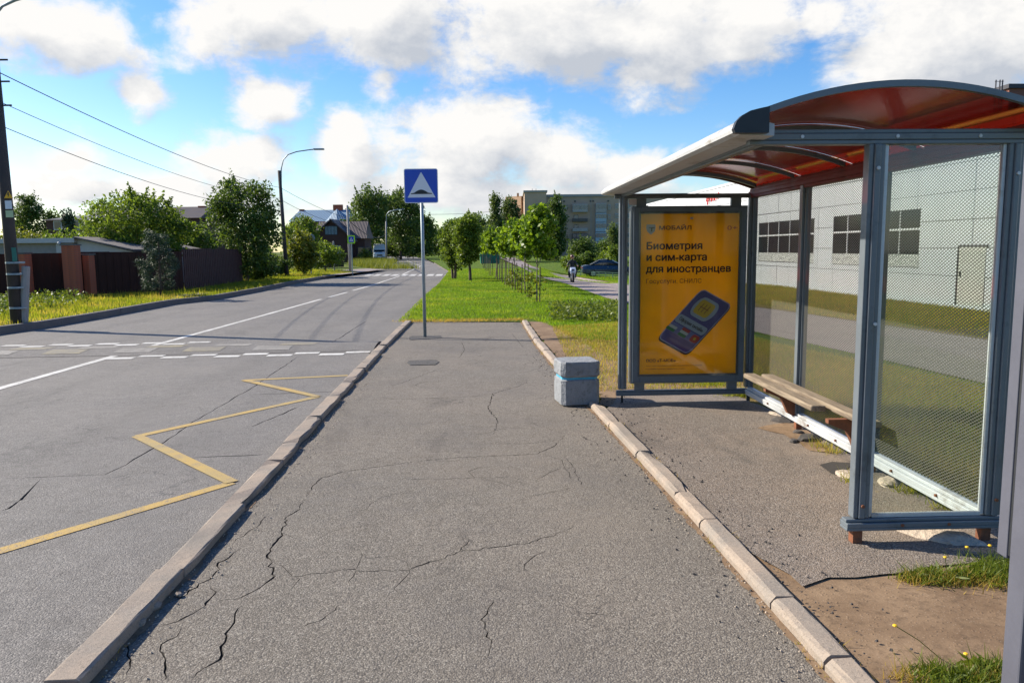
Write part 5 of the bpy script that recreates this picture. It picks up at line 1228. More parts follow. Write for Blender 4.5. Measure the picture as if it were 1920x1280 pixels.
# ------------------------------------------------------------------ left garage, fences, houses
M_fen = simple('brown_sheet_fence', (.050, .024, .019), .8, var=.2, scale=1.5, bump=.05, spec=.1); M_br = simple('brick_red', (.36, .095, .045), .9, var=.35, scale=14, bump=.3)
def fence(label, pA, pB, h, n, mat=M_fen, pitch=.22, hA=None):
    a, c = Vector(pA), Vector(pB); d = c-a; L = d.length; root = empty('fence', a, math.atan2(d.y, d.x), label=label, cat='fence')
    m0 = None; k = int(L/(pitch*5)); seg = L/max(1, k)
    mb = MB(); q = 5
    for i in range(q):
        x0 = seg*i/q; x1 = seg*(i+1)/q; xm = (x0+x1)/2; t = .015
        mb.add([(x0, 0, .05), (xm-.02, 0, .05), (xm-.02, -t, .05), (x1-.02, -t, .05), (x1, 0, .05), (x0, 0, h), (xm-.02, 0, h), (xm-.02, -t, h), (x1-.02, -t, h), (x1, 0, h)], [(j, j+1, j+6, j+5) for j in range(4)])
    mm_ = mb.mesh('panel'); mm_.materials.append(mat)
    for i in range(k): o = bpy.data.objects.new('panel', mm_); C.objects.link(o); o.parent = root; o.location = (seg*i, 0, random.uniform(-.02, .02))
    MB().bb((0, .01, h-.12), (L, .04, h-.06)).build('rail', mat, root); MB().bb((0, .01, .3), (L, .04, .36)).build('rail', mat, root)
    return root
FY = 27.5
f0 = at(-120, 540, 26.0); f1 = at(133, 540, 27.5); f2 = at(345, 540, 31); f3 = at(455, 520, 39); z_ = .02
fence('dark brown sheet fence with the gate piers, left of the pine', (f0.x, f0.y, z_), (f1.x, f1.y, z_), 1.58, 8)
fence('dark sheet fence behind the pine tree', (f1.x+.02, f1.y, z_), (f2.x, f2.y, z_), 1.60, 8)
fence('maroon sheet fence with white top edge between the pine and the large tree', (f2.x+.02, f2.y, z_), (f3.x, f3.y, z_), 1.70, 8, simple('maroon_sheet', (.050, .018, .016), .8, bump=.05))
def pier(px0, px1, ptop, Y, label):
    a, c = at(px0, 540, Y), at(px1, 540, Y); w = c.x-a.x; h = at(px0, ptop, Y).z; root = empty('brick_pier', ((a.x+c.x)/2, Y-.25, 0), 0, label=label, cat='gate pier', group='brick gate piers in the brown fence')
    k = int(h/.075)
    mbs = None; ww = w/2
    m1 = MB(); m1.box((0, 0, .034), (w/2-.008, .4, .066)); m1 = m1.mesh('brick'); m1.materials.append(M_br)
    MB().bb((-w/2+.008, -.19, 0), (w/2-.008, .19, h-.03)).build('mortar', M_kerbl, root)
    for i in range(k):
        for j in (-1, 1):
            o = bpy.data.objects.new('brick', m1); C.objects.link(o); o.parent = root; o.location = (j*w/4+(.03 if i % 2 else -.03)*0, random.uniform(-.004, .004), i*.075)
    MB().bb((-w/2-.03, -.23, h-.03), (w/2+.03, .23, h+.02)).build('cap', M_kerbl, root)
pier(41, 66, 474, 26.8, 'left brick gate pier, right beside the utility pole'); pier(134, 158, 459, 27.4, 'tallest brick gate pier, in front of the garage corner'); pier(171, 183, 476, 28.2, 'narrow brick gate pier right of the tallest pier')
# garage with pale fascia
GY = 33.; g0, g1 = at(-60, 450, GY), at(140, 447, GY); M_gw = simple('garage_wall', (.24, .23, .225), .9, var=.15, bump=.05); M_gf = simple('garage_fascia', (.42, .41, .40), .6, var=.08, bump=0)
ga = empty('garage', (g0.x, GY, 0), 0, label='low grey garage with pale fascia and sloping side roof behind the brown fence', cat='garage')
gw = g1.x-g0.x; gz = at(60, 447, GY).z; sx1 = at(252, 470, GY).x-g0.x; sz1 = at(252, 470, GY).z
MB().bb((0, 0, 0), (gw, 7, gz-.2)).build('wall', M_gw, ga); MB().bb((-.2, -.25, gz-.2), (gw+.1, 7.2, gz)).build('fascia', M_gf, ga)
mb = MB(); mb.prism([(gw+.1, 0), (sx1, 0), (sx1, sz1-.05), (gw+.1, gz-.03)], 0, 7); o = mb.build('side_wall', M_gf, ga); o.rotation_euler = (R(90), 0, 0); o.location = (0, 7, 0)
mb = MB(); mb.add([(gw+.1, -.3, gz), (sx1+.1, -.3, sz1), (sx1+.1, 7.2, sz1), (gw+.1, 7.2, gz), (gw+.1, -.3, gz+.06), (sx1+.1, -.3, sz1+.06), (sx1+.1, 7.2, sz1+.06), (gw+.1, 7.2, gz+.06)], [(0, 1, 2, 3), (4, 7, 6, 5), (0, 4, 5, 1), (1, 5, 6, 2), (2, 6, 7, 3), (3, 7, 4, 0)]); mb.build('side_roof', M_kerbl, ga)
MB().bb((gw-.75, -.12, gz-.62), (gw-.08, -.01, gz-.24)).build('air_unit', M_gf, ga); MB().ball((gw-.5+.0, -.32, gz-.22), .07).build('camera', M_gf, ga)
# houses
def house(name, label, px0, px1, pe, pr_, Y, wall, roof, depth=8, hip=0, ridge='x', chim=(), **kw):
    x0, x1 = at(px0, pe, Y).x, at(px1, pe, Y).x; ze, zr = at((px0+px1)/2, pe, Y).z, at((px0+px1)/2, pr_, Y).z; cx_ = (x0+x1)/2; w = x1-x0
    root = empty(name, (cx_, Y, 0), 0, label=label, cat='house'); MB().bb((-w/2+.3, 0, 0), (w/2-.3, depth, ze)).build('wall', wall, root)
    hp = hip; mb = MB(); e = .35
    A = [(-w/2-0, -e, ze-.1), (w/2, -e, ze-.1), (w/2, depth+e, ze-.1), (-w/2, depth+e, ze-.1), (-w/2+hp, depth/2, zr), (w/2-hp, depth/2, zr)]
    mb.add(A, [(0, 1, 5, 4), (2, 3, 4, 5), (1, 2, 5), (3, 0, 4), (3, 2, 1, 0)]); ro = mb.build('roof', roof, root)
    for px, w_, pt in chim:
        x = at(px, pt, Y).x-cx_; zz_ = at(px, pt, Y).z; MB().bb((x-w_/2, depth/2-.4, ze), (x+w_/2, depth/2+.4, zz_)).build('chimney', M_br, ro)
    return root, w, ze, zr
M_dkroof = simple('maroon_roof', (.040, .028, .030), .7, var=.2, scale=1, bump=.1); M_brroof = simple('brown_roof', (.075, .05, .05), .8, var=.2, scale=2, bump=.2)
M_wbr = simple('brown_wall', (.075, .035, .028), .9, var=.15, scale=1, bump=.05); M_grroof = simple('grey_roof', (.085, .09, .10), .8, bump=.05)
def tileroof(name, c1, c2, sc=3.):
    m, b, out = newmat(name); p = obj(b); wv = b.n('ShaderNodeTexWave'); b.setin(wv.inputs['Vector'], p); wv.inputs['Scale'].default_value = sc; wv.bands_direction = 'X'
    c = b.mix(wv.outputs['Fac'], c1, c2); pbsdf(b, out, c, .6, 0, b.bump(wv.outputs['Fac'], .5, .05)); return m
M_blroof = tileroof('blue_metal_roof', (.10, .17, .25), (.16, .25, .34), 1.1); M_tile = tileroof('tiled_roof', (.045, .032, .035), (.10, .072, .072), 1.6)
r_, w_, ze_, zr_ = house('house', 'low brown house with grey roof behind the garden bushes on the left', 80, 165, 411, 401, 78, M_wbr, M_grroof, 8, 1.2)
for x in (-1.2, .6): q = MB().bb((x, -.06, 1.6+2.3), (x+.8, 0, 1.6+3.2)).build('window', M_wf, r_); MB().bb((x+.08, -.1, 3.98), (x+.72, -.061, 4.72)).build('pane', M_wg, q)
house('house', 'large dark maroon roofed house behind the wide fruit tree', 152, 378, 408, 384, 90, M_wbr, M_dkroof, 10, .6, chim=[(347, .8, 382), (172, .7, 383)])
r_, w_, ze_, zr_ = house('house', 'tall house with blue metal roof and brick chimneys behind the round tree', 541, 655, 414, 391, 140, M_wbr, M_blroof, 10, .8, chim=[(552, .8, 390), (622, 1.7, 381)])
cxr = at(598, 400, 140).x; tx = at(640, 400, 140).x-cxr
mb = MB(); n = 8; zb, ztp = at(640, 418, 140).z, at(632, 392, 140).z; rr_ = 2.9; vs = [(tx+rr_*math.cos(2*math.pi*i/n), -1.+rr_*math.sin(2*math.pi*i/n), zb) for i in range(n)]+[(tx-.6, -.6, ztp)]
mb.add(vs, [(i, (i+1) % n, n) for i in range(n)]); mb.build('turret_roof', M_blroof, r_); MB().tube([(tx, -1, 0), (tx, -1, zb)], 2.6, 8).build('turret', M_wbr, r_)
# timbered house with a front gable
TY = 100.; r_, w_, ze_, zr_ = house('timbered_house', 'dark timbered house with tiled roof and a glazed front gable', 588, 688, 446, 414, TY, M_wbr, M_tile, 4.5, .2)
cxr = at(638, 440, TY).x; gx_ = at(626, 430, TY).x-cxr; gwd = 2.75; gzb, gzt = at(626, 446, TY).z, at(626, 411, TY).z
mb = MB(); mb.add([(gx_-gwd+.3, -1.2, 0), (gx_+gwd-.3, -1.2, 0), (gx_+gwd-.3, -1.2, gzb), (gx_, -1.2, gzt-.3), (gx_-gwd+.3, -1.2, gzb), (gx_-gwd+.3, 2, 0), (gx_+gwd-.3, 2, 0), (gx_+gwd-.3, 2, gzb), (gx_, 4.3, gzt-.3), (gx_-gwd+.3, 2, gzb)], [(0, 1, 2, 3, 4), (0, 4, 9, 5), (1, 6, 7, 2)]); mb.build('gable_wall', M_wbr, r_)
mb = MB(); t = .18
for sg_ in (-1, 1):
    mb.add([(gx_, -1.7, gzt), (gx_+sg_*gwd*1.12, -1.7, gzb-.35), (gx_+sg_*gwd*1.12, 3, gzb-.35), (gx_, 4.4, gzt), (gx_, -1.7, gzt-t), (gx_+sg_*gwd*1.12, -1.7, gzb-.35-t), (gx_+sg_*gwd*1.12, 3, gzb-.35-t), (gx_, 4.4, gzt-t)], [(0, 1, 2, 3), (4, 7, 6, 5), (0, 4, 5, 1), (1, 5, 6, 2)])
mb.build('gable_roof', M_tile, r_)
gwn = MB().bb((gx_-.85, -1.27, gzb+.35), (gx_+.75, -1.21, gzb+1.5)).build('window', M_joint, r_)
for i in range(4): MB().bb((gx_-.8+.39*i, -1.31, gzb+.42), (gx_-.8+.39*i+.33, -1.275, gzb+1.43)).build('pane', simple('gable_pane%d' % i, (.16, .22, .26), .3, bump=0) if i == 0 else bpy.data.materials['gable_pane0'], gwn)
MB().bb((gx_-.1, -1.28, .2), (gx_+1.1, -1.22, 2.2)).build('door', simple('banner_pale', (.35, .34, .36), .6, bump=0), r_)
for x in (-3.0, 2.2, 3.2): q = MB().bb((x, -.06, 1.), (x+.8, 0, 2.)).build('window', M_bal, r_); MB().bb((x+.08, -.1, 1.1), (x+.72, -.061, 1.9)).build('pane', M_wg, q)

# ------------------------------------------------------------------ poles, wires, signs on the left
M_pole = simple('dark_wood_pole', (.050, .042, .040), .9, var=.3, scale=4, bump=.4, dist=.01); M_conc = simple('concrete_pole', (.26, .25, .24), .85, var=.15, bump=.2)
P0 = G(33, 606, .05); top0 = at(-14, 90, P0.y)
up0 = empty('utility_pole', P0, 0, label='leaning dark utility pole with a yellow warning sign at the left edge', cat='utility pole')
tv = top0-P0; MB().tube([(0, 0, -.1), tv], [.135, .10], 12).build('pole', M_pole, up0, smooth=True)
sv = at(18, 470, P0.y)-P0
MB().tube([(.10, .05, -.1), (sv.x+.30, .05, sv.z-.35)], .085, 8).build('stub', M_conc, up0)
for t in (.35, .8, 1.1, 1.35): MB().tube([(.05, .02, t-.02), (.05, .02, t+.02)], .19, 12, cap=True).build('strap', M_galv, up0)
def onpole(px, py, w, h, mat, name, shape=None, parent=up0):
    q = at(px, py, P0.y-.15)-P0
    if shape: return plate(parent, [(x*w, z*h) for x, z in shape], -.01, .0, mat, name, q)
    return plate(parent, [(-w/2, -h/2), (w/2, -h/2), (w/2, h/2), (-w/2, h/2)], -.01, 0, mat, name, q)
tr_ = onpole(16, 365, .19, .17, simple('warn_yellow', (.70, .36, .01), .5, bump=0), 'warning_sign', [(-.5, -.45), (.5, -.45), (0, .5)])
plate(tr_, [(-.01, .05), (.02, .05), (.006, .005), (.022, .005), (-.012, -.06), (-.002, -.01), (-.02, -.01)], -.014, -.011, M_black, 'bolt_symbol', (0, 0, 0))
onpole(16, 384, .14, .18, M_swhite, 'notice'); onpole(18, 401, .16, .15, simple('green_notice', (.40, .48, .28), .6, bump=0), 'notice'); onpole(27, 477, .10, .30, simple('teal_notice', (.02, .14, .11), .6, bump=0), 'notice')
# lamp arm of that pole, reaching over the road
a0 = top0-P0; a0 = Vector((a0.x, 0, a0.z)); pE = at(50, -2, P0.y)-P0
MB().tube([tv-Vector((0, 0, .5))]+[at(x_, y_, P0.y)-P0 for x_, y_ in ((-16, 60), (-10, 30), (4, 12), (28, 1), (60, -8), (100, -16))], .03, 8).build('arm', M_galv, up0, smooth=True)
MB().box(tuple(at(122, -20, P0.y)-P0), (.5, .18, .07)).build('lamp_head', M_galv, up0, bevel=.02)
for z in (-.25, -.7, -1.2): MB().tube([tv*(1+z/tv.z)+Vector((-.3, 0, 0)), tv*(1+z/tv.z)+Vector((.3, 0, 0))], .02, 6).build('insulator_arm', M_pole, up0)
def lamp(px, pyb, ptop, Y, label, arm, mat=M_pole, r=.13, dzb=.05, group=None, lean_px=None, col=M_galv, cat='street lamp', H0=True):
    b_ = at(px, pyb, Y); b_.z = dzb if H0 else H(b_.x, Y); root = empty('street_lamp', b_, 0, label=label, cat=cat, group=group)
    t = at(lean_px or px, ptop, Y)-b_; MB().tube([(0, 0, -.1), t], [r, r*.75], 10).build('pole', mat, root, smooth=True)
    if arm:
        pts = [at(x, y, Y)-b_ for x, y in arm]; MB().tube(pts, .035*max(1, Y/60), 7).build('arm', col, root, smooth=True)
        e = pts[-1]; MB().box(tuple(e+Vector((.25, 0, .0))), (.62, .22, .09)).build('lamp_head', col, root, bevel=.02)
    return root
l2 = lamp(538, 519, 320, 46.8, 'street lamp with dark post and curved arm beside the large dark tree', [(527.5, 352), (527.2, 318), (531, 300), (540, 290), (556, 284.5), (580, 281), (590, 280)], group='street lamps along the left verge', lean_px=523.5)
l3 = lamp(657, 512, 385, 54, 'thin grey post without lamp beside the crossing sign', None, M_conc, .10, group='street lamps along the left verge', lean_px=651, cat='utility pole')
l4 = lamp(724, 488, 415, 118, 'distant street lamp with curved arm right of the white van', [(724, 420), (725, 403), (729, 397), (740, 394), (750, 392.5)], M_conc, .16, group='street lamps along the left verge')
l5 = lamp(1051, 482, 398, 150, 'tall pale lamp mast on the park grass in front of the flats', None, M_conc, .14, H0=False, cat='lamp mast')
l6 = lamp(1099, 478, 448, 160, 'short thin mast below the balconies of the flats', None, M_conc, .12, H0=False, cat='lamp mast')
# wires
M_wire = simple('wire', (.02, .02, .022), .6, bump=0)
def wire(a, c, sag, label, r=.012):
    a, c = Vector(a), Vector(c); n = 24; pts = [a.lerp(c, i/n)-Vector((0, 0, sag*4*(i/n)*(1-i/n))) for i in range(n+1)]
    MB().tube(pts, r, 5).build('cable', M_wire, None, label=label, cat='cable', group='overhead cables')
w1a, w1b = at(0, 137, P0.y), at(526, 352, 46.8)
wire(w1a, w1b, .35, 'highest thick cable from the left pole to the first lamp post', .011)
wire(at(4, 193, P0.y), at(527, 372, 46.8), .45, 'faint middle cable from the left pole to the first lamp post', .008)
wire(at(4, 237, P0.y), at(530, 388, 46.8), .55, 'lowest cable from the left pole to the first lamp post', .009)
wire(w1b, at(652, 410, 54.5), .15, 'upper cable from the first lamp post to the thin grey post', .012)
wire(at(529, 376, 46.8), at(652, 424, 54.5), .2, 'lower cable from the first lamp post to the thin grey post', .012)
wire(at(653, 412, 54.5), at(724, 438, 118), .9, 'sagging cable from the thin grey post to the distant lamp', .03)
wire(at(800, 402, 150), at(960, 392, 150), .3, 'distant cable across the sky above the apple trees', .03)
0 and wire(w1a-Vector((8, 14, 0)), w1a, .2, 'cable leaving the left pole towards the viewer', .018)
# crossing sign
cs = empty('crossing_sign', (at(661, 512, 52).x, 52, .05), 0, label='pedestrian crossing sign with bright yellow green border on the left verge', cat='road sign')
czt = at(662, 449, 52).z-.05; MB().tube([(0, 0, -.1), (0, 0, czt+.3)], .035, 8).build('pole', M_galv, cs)
c_ = plate(cs, rrect(.50, .54, .03), -.06, -.05, simple('sign_lime', (.42, .75, .02), .4, bump=0), 'sign_plate', (0, 0, czt)); plate(c_, rrect(.34, .38, .02), -.063, -.061, M_sblue, 'blue_field', (0, 0, 0)); plate(c_, [(-.14, -.12), (.14, -.12), (0, .14)], -.067, -.064, M_swhite, 'white_triangle', (0, 0, 0))
plate(c_, [(-.03, -.10), (.0, -.04), (.03, -.10), (.045, -.10), (.012, 0), (.018, .05), (-.012, .05), (-.012, -.01), (-.045, -.10)], -.070, -.068, M_black, 'walker_symbol', (0, 0, 0))
for nm, px, pyb, pt, Y, lb in (('sign_back', 584, 510, 448, 50, 'grey back of a road sign on a thin post near the yellow green shrub'), ):
    b_ = at(px, pyb, Y); b_.z = .05; q = empty('road_sign', b_, 0, label=lb, cat='road sign'); zt2 = at(px, pt, Y).z; MB().tube([(0, 0, 0), (0, 0, zt2+.2)], .03, 8).build('pole', M_galv, q)
    plate(q, [(.3*math.cos(2*math.pi*i/16), .3*math.sin(2*math.pi*i/16)) for i in range(16)], .04, .055, M_sgrey, 'sign_plate', (0, 0, zt2))
b_ = at(627, 505, 58); b_.z = .05; q = empty('marker_post', b_, 0, label='short pale post between the shrubs and the crossing sign', cat='post'); MB().tube([(0, 0, 0), (0, 0, at(627, 455, 58).z)], .06, 8).build('shaft', M_conc, q); MB().ball((0, 0, at(627, 455, 58).z), .07, 8, 4).build('cap', M_conc, q)
# low garden fence by the timbered house
fence('low maroon garden fence in front of the timbered house', (at(590, 500, 66).x, 66, .05), (at(645, 500, 70).x, 70, .05), 1.2, 6, bpy.data.materials['maroon_sheet'])

# ------------------------------------------------------------------ vehicles
M_vw = simple('white_paint', (.62, .64, .68), .3, var=.03, bump=0, spec=.6); M_gl = simple('car_glass', (.015, .022, .035), .08, bump=0, spec=.8); M_ty = simple('tyre', (.015, .015, .015), .85); M_rim = simple('rim', (.35, .36, .38), .35, .6, bump=0); M_hl = simple('lamp_glass', (.55, .58, .6), .1, bump=0)
def wheel(parent, x, y, r, w=.2):
    mb = MB(); n = 20; 
    vs = []
    for (dx_, rr_) in ((-w/2, r*.86), (-w/2+.03, r), (w/2-.03, r), (w/2, r*.86)):
        vs += [(x+dx_, y+rr_*math.cos(2*math.pi*i/n), r+rr_*math.sin(2*math.pi*i/n)) for i in range(n)]
    fs = [(j*n+i, j*n+(i+1) % n, (j+1)*n+(i+1) % n, (j+1)*n+i) for j in range(3) for i in range(n)]+[tuple(range(n)), tuple(range(3*n, 4*n))[::-1]]
    o = mb.add(vs, fs).build('wheel', M_ty, parent); MB().tube([(x-w/2-.006, y, r), (x+w/2+.006, y, r)], r*.6, 14).build('rim', M_rim, o); return o
def loft(secs):
    """secs: list of (y, [(x,z)...]) rings"""
    mb = MB(); n = len(secs[0][1]); vs = [(x, y, z) for y, r_ in secs for x, z in r_]
    fs = [(j*n+i, j*n+(i+1) % n, (j+1)*n+(i+1) % n, (j+1)*n+i) for j in range(len(secs)-1) for i in range(n)]+[tuple(range(n)), tuple((len(secs)-1)*n+i for i in range(n))[::-1]]
    return mb.add(vs, fs)
# van
VY = 124.; vp = at(712, 487, VY); van = empty('white_van', (vp.x, VY, .0), .18, label='white van facing the viewer parked on the left beside the distant lamp', cat='van')
def ring(w, z0, z1, taper=.9, r=.12): h = w/2; return [(-h+r, z0), (h-r, z0), (h, z0+r), (h, z0+(z1-z0)*.5), (h*taper, z1-r), (h*taper-r, z1), (-h*taper+r, z1), (-h*taper, z1-r), (-h, z0+(z1-z0)*.5), (-h, z0+r)]
loft([(0, ring(1.7, .35, .95, .95)), (.12, ring(1.9, .3, 1.12, .93)), (.75, ring(1.98, .28, 1.28, .93)), (1.5, ring(2.0, .28, 2.35, .86)), (1.9, ring(2.0, .28, 2.55, .86)), (5.2, ring(2.0, .28, 2.6, .86)), (5.4, ring(1.9, .35, 2.5, .86))]).build('body', M_vw, van, bevel=.03)
mb = MB(); mb.add([(-.86, .74, 1.32), (.86, .74, 1.32), (.78, 1.47, 2.16), (-.78, 1.47, 2.16), (-.86, .80, 1.28), (.86, .80, 1.28), (.78, 1.53, 2.12), (-.78, 1.53, 2.12)], [(0, 1, 2, 3), (4, 7, 6, 5), (0, 4, 5, 1), (1, 5, 6, 2), (2, 6, 7, 3), (3, 7, 4, 0)]); mb.build('windscreen', M_gl, van)
MB().bb((-.45, -.02, .62), (.45, .06, .86)).build('grille', M_black, van); MB().bb((-.9, -.04, .34), (.9, .1, .52)).build('bumper', simple('bumper_grey', (.12, .12, .13), .6), van)
for s_ in (-1, 1): MB().bb((s_*.55, -.01, .78), (s_*.88, .14, .98)).build('headlight', M_hl, van); MB().bb((s_*1.02, 1.1, 1.35), (s_*1.2, 1.2, 1.65)).build('mirror', M_black, van)
for s_ in (-1, 1):
    for y in (1.0, 4.3): wheel(van, s_*.9, y, .34)
MB().bb((-.26, -.05, .4), (.26, -.041, .5)).build('licence_plate', M_swhite, van)
# parked dark car, seen from the side
CYc = 66.; cp0 = at(1140, 505, CYc); zc = H(cp0.x, CYc); car = empty('parked_car', (cp0.x, CYc, zc), R(90), label='dark blue grey saloon car parked side on behind the low green fence', cat='car')
M_car = simple('car_blue', (.035, .055, .085), .22, .3, var=.05, bump=0, spec=.8)
def cring(w, z0, z1, tp=.9): h = w/2; return [(-h+.06, z0), (h-.06, z0), (h, z0+.12), (h, z0+(z1-z0)*.55), (h*tp, z1-.03), (h*tp-.08, z1), (-h*tp+.08, z1), (-h*tp, z1-.03), (-h, z0+(z1-z0)*.55), (-h, z0+.12)]
loft([(-2.28, cring(1.3, .35, .62)), (-2.2, cring(1.55, .25, .72)), (-1.7, cring(1.72, .2, .82)), (-1.0, cring(1.76, .2, .94)), (0, cring(1.78, .2, .96)), (1.2, cring(1.78, .2, .98)), (1.9, cring(1.74, .22, 1.0)), (2.2, cring(1.6, .3, .95)), (2.27, cring(1.5, .4, .85))]).build('body', M_car, car, smooth=False, bevel=.02)
loft([(-1.12, cring(1.5, .90, .95, .92)), (-.25, cring(1.50, .90, 1.40, .74)), (.15, cring(1.50, .90, 1.455, .74)), (.75, cring(1.50, .90, 1.42, .74)), (1.65, cring(1.5, .90, 1.0, .9))]).build('cabin', M_gl, car, smooth=False, bevel=.02)
loft([(-.30, [(-.52, 1.385), (.52, 1.385), (.52, 1.42), (-.52, 1.42)]), (.15, [(-.55, 1.44), (.55, 1.44), (.55, 1.475), (-.55, 1.475)]), (.8, [(-.52, 1.395), (.52, 1.395), (.52, 1.43), (-.52, 1.43)])]).build('roof', M_car, car)
for s_ in (-1, 1):
    MB().bar((s_*.76, -1.15, .95), (s_*.56, -.28, 1.40), .05).build('pillar', M_vw, car); MB().bar((s_*.74, .25, .95), (s_*.57, .22, 1.43), .05).build('pillar', M_car, car); MB().bar((s_*.75, 1.6, 1.0), (s_*.56, .78, 1.41), .06).build('pillar', M_car, car)
    for y in (-1.4, 1.35): wheel(car, s_*.80, y, .31)
    MB().bb((s_*.50, -2.26, .55), (s_*.76, -2.1, .68)).build('headlight', M_hl, car); MB().bb((s_*.5, 2.16, .7), (s_*.74, 2.27, .84)).build('tail_light', M_rs, car)
    MB().bb((s_*.9, -.85, .93), (s_*1.03, -.72, 1.03)).build('mirror', M_car, car); MB().bb((s_*.895, .05, .80), (s_*.905, .22, .83)).build('door_handle', M_rim, car)
# low green rail fence
M_gr = simple('green_rail', (.03, .09, .055), .6)
lf0, lf1 = GP(1078, 517), GP(1205, 526); d_ = lf1-lf0; L = Vector((d_.x, d_.y)).length; lf = empty('low_fence', lf0, math.atan2(d_.y, d_.x), label='low green rail fence beside the path in front of the parked car', cat='fence'); sl_ = (lf1.z-lf0.z)/L
for i in range(int(L/1.3)+1): MB().bb((1.3*i-.02, -.02, -.1+sl_*1.3*i), (1.3*i+.02, .02, .48+sl_*1.3*i)).build('post', M_gr, lf)
for z in (.18, .32, .46): MB().bar((0, 0, z), (L, 0, z+sl_*L), .025).build('rail', M_gr, lf)
# green bin
gb = GP(919, 496); bi = empty('green_bin', gb, .1, label='green waste container at the far end of the lawn behind the young trees', cat='waste container'); M_gb = simple('bin_green', (.01, .13, .085), .6)
MB().box((0, 0, .62), (1.9, 1.0, 1.0), top=(1.1, 1.1)).build('body', M_gb, bi); MB().box((0, 0, 1.17), (2.1, 1.1, .1), top=(.92, .8)).build('lid', M_gb, bi)
for x in (-.8, .8): MB().tube([(x-.03, -.4, .08), (x+.03, -.4, .08)], .08, 8).build('castor', M_ty, bi)

# ------------------------------------------------------------------ rider on a small motorcycle
bkp = GP(1073, 530); mc = empty('motorcycle', bkp, .0, label='small motorcycle with white and blue front shield ridden towards the viewer', cat='motorcycle')
k = .86   # scale
def bw(y, r): 
    mb = MB(); n = 18; w = .05
    vs = []
    for dx_, rr_ in ((-w, r*.8), (-w*.7, r), (w*.7, r), (w, r*.8)): vs += [(dx_, y+rr_*math.cos(2*math.pi*i/n), r+rr_*math.sin(2*math.pi*i/n)) for i in range(n)]
    o = mb.add(vs, [(j*n+i, j*n+(i+1) % n, (j+1)*n+(i+1) % n, (j+1)*n+i) for j in range(3) for i in range(n)]+[tuple(range(n)), tuple(range(3*n, 4*n))[::-1]]).build('wheel', M_ty, mc); MB().tube([(-.055, y, r), (.055, y, r)], r*.5, 12).build('rim', M_rim, o)
bw(-.50, .25); bw(.50, .25)
MB().tube([(-.07, -.50, .25), (-.08, -.32, .72)], .02, 6).tube([(.07, -.50, .25), (.08, -.32, .72)], .02, 6).build('fork', M_rim, mc)
MB().tube([(-.30, -.22, .80), (-.10, -.30, .78), (.10, -.30, .78), (.30, -.22, .80)], .016, 6).build('handlebar', M_black, mc)
loft([(-.42, [(-.07, .50), (.07, .50), (.10, .60), (.07, .70), (-.07, .70), (-.10, .60)]), (-.36, [(-.12, .44), (.12, .44), (.16, .60), (.12, .76), (-.12, .76), (-.16, .60)])]).build('front_shield', simple('shield_white', (.45, .52, .66), .4, bump=0), mc)
MB().tube([(0, -.435, .62), (0, -.425, .62)], .045, 12).build('headlight', M_black, mc)
loft([(-.3, cring(.18, .45, .70)), (0, cring(.24, .30, .66)), (.3, cring(.22, .42, .60)), (.62, cring(.14, .56, .64))]).build('body', simple('bike_dark', (.03, .025, .03), .5, bump=0), mc)
for s_ in (-1, 1): MB().tube([(s_*.10, 0, .28), (s_*.2, 0, .28)], .015, 5).build('foot_peg', M_rim, mc)
per = empty('person', bkp, 0, label='young rider in dark jacket and helmet sitting on the small motorcycle', cat='person')
def skin(name, V, E, Rr, mat, parent, lv=1):
    me = bpy.data.meshes.new(name); me.from_pydata(V, E, []); o = link(name, me, mat, parent); o.modifiers.new('skin', 'SKIN')
    for i, r_ in enumerate(Rr): me.skin_vertices[0].data[i].radius = (r_, r_)
    me.skin_vertices[0].data[0].use_root = True; s_ = o.modifiers.new('sub', 'SUBSURF'); s_.levels = lv; s_.render_levels = lv
    for p in me.polygons: p.use_smooth = True
    return o
V = [(0, .14, .66), (0, .10, .84), (0, .04, 1.02), (0, .0, 1.10), (0, -.02, 1.16),
     (-.13, .02, 1.03), (-.22, -.06, .90), (-.25, -.20, .83), (.13, .02, 1.03), (.22, -.06, .90), (.25, -.20, .83),
     (-.10, .10, .64), (-.17, -.16, .56), (-.15, -.04, .34), (-.15, -.12, .29), (.10, .10, .64), (.17, -.16, .56), (.15, -.04, .34), (.15, -.12, .29)]
E_ = [(0, 1), (1, 2), (2, 3), (3, 4), (2, 5), (5, 6), (6, 7), (2, 8), (8, 9), (9, 10), (0, 11), (11, 12), (12, 13), (13, 14), (0, 15), (15, 16), (16, 17), (17, 18)]
Rr = [.11, .115, .115, .05, .05, .062, .048, .035, .062, .048, .035, .085, .068, .05, .04, .085, .068, .05, .04]
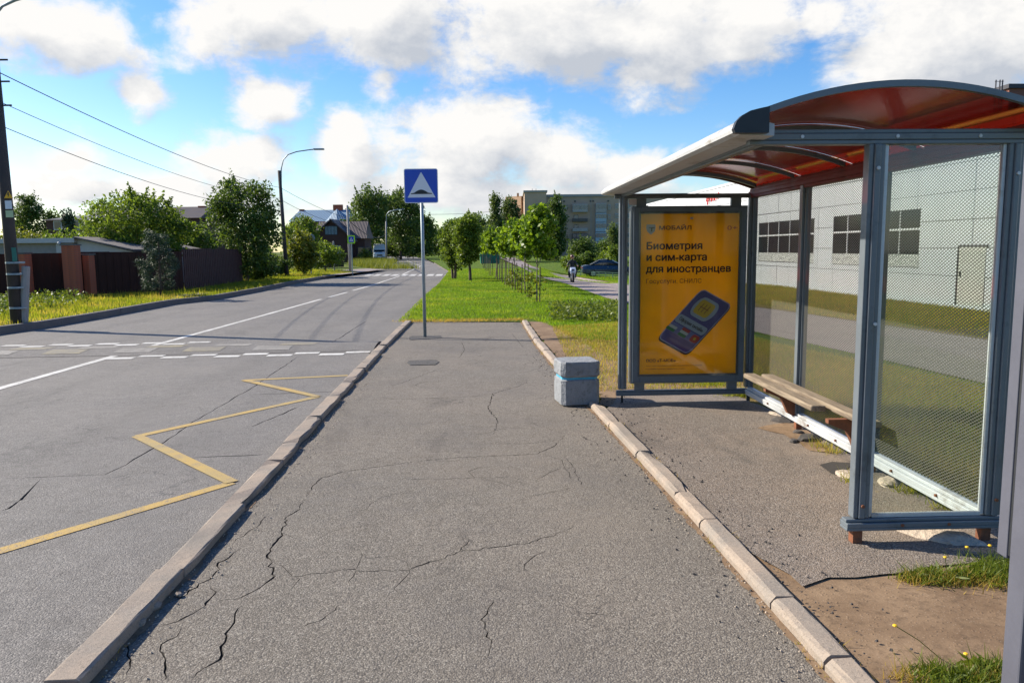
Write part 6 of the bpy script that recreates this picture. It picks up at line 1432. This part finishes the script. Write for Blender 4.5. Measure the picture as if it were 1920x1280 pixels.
M_jk = simple('dark_jacket', (.018, .024, .028), .8, var=.3, bump=.2); M_skin = simple('skin', (.42, .24, .17), .6, bump=0); M_hel = simple('helmet', (.09, .03, .025), .3, bump=0)
skin('body', V, E_, Rr, M_jk, per)
hd = MB(); hd.ball((0, -.03, 1.235), .088, 14, 10, sc=(.88, 1, 1.1)); ho_ = hd.build('head', M_skin, per, smooth=True)
MB().ball((0, -.115, 1.225), .014, 6, 4).build('nose', M_skin, ho_)
for s_ in (-1, 1): MB().ball((s_*.03, -.108, 1.245), .009, 6, 4).build('eye', M_black, ho_)
MB().bb((-.02, -.116, 1.188), (.02, -.105, 1.194)).build('mouth', M_hel, ho_)
hm = MB(); n = 14
vs = [(.105*math.sin(ph)*math.cos(t_), -.015+.115*math.sin(ph)*math.sin(t_), 1.25+.118*math.cos(ph)) for ph in [math.pi*i/14 for i in range(0, 9)] for t_ in [2*math.pi*k_/n for k_ in range(n)]]
hm.add(vs, [(i*n+k_, (i+1)*n+k_, (i+1)*n+(k_+1) % n, i*n+(k_+1) % n) for i in range(8) for k_ in range(n)]); hm.build('helmet', M_hel, per, smooth=True)
for s_ in (-1, 1):
    hb = MB(); hb.ball((s_*.255, -.225, .815), .03, 8, 5, sc=(1.1, .8, .8)); ha = hb.build('hand', M_skin, per, smooth=True)
    for j in range(4): MB().tube([(s_*(.235+.014*j), -.235, .83), (s_*(.235+.014*j), -.255, .815), (s_*(.235+.014*j), -.25, .795)], .007, 5).build('finger', M_skin, ha)
    MB().tube([(s_*.228, -.215, .81), (s_*.222, -.24, .795)], .008, 5).build('thumb', M_skin, ha)
    MB().ball((s_*.15, -.15, .275), .045, 8, 5, sc=(.8, 1.6, .8)).build('shoe', M_black, per, smooth=True)

# ------------------------------------------------------------------ render settings
S.render.engine = 'CYCLES'
S.cycles.max_bounces = 8; S.cycles.transparent_max_bounces = 24
S.cycles.sample_clamp_indirect = 6.
print('tris approx', sum(len(o.data.polygons) for o in bpy.data.objects if o.type == 'MESH'))
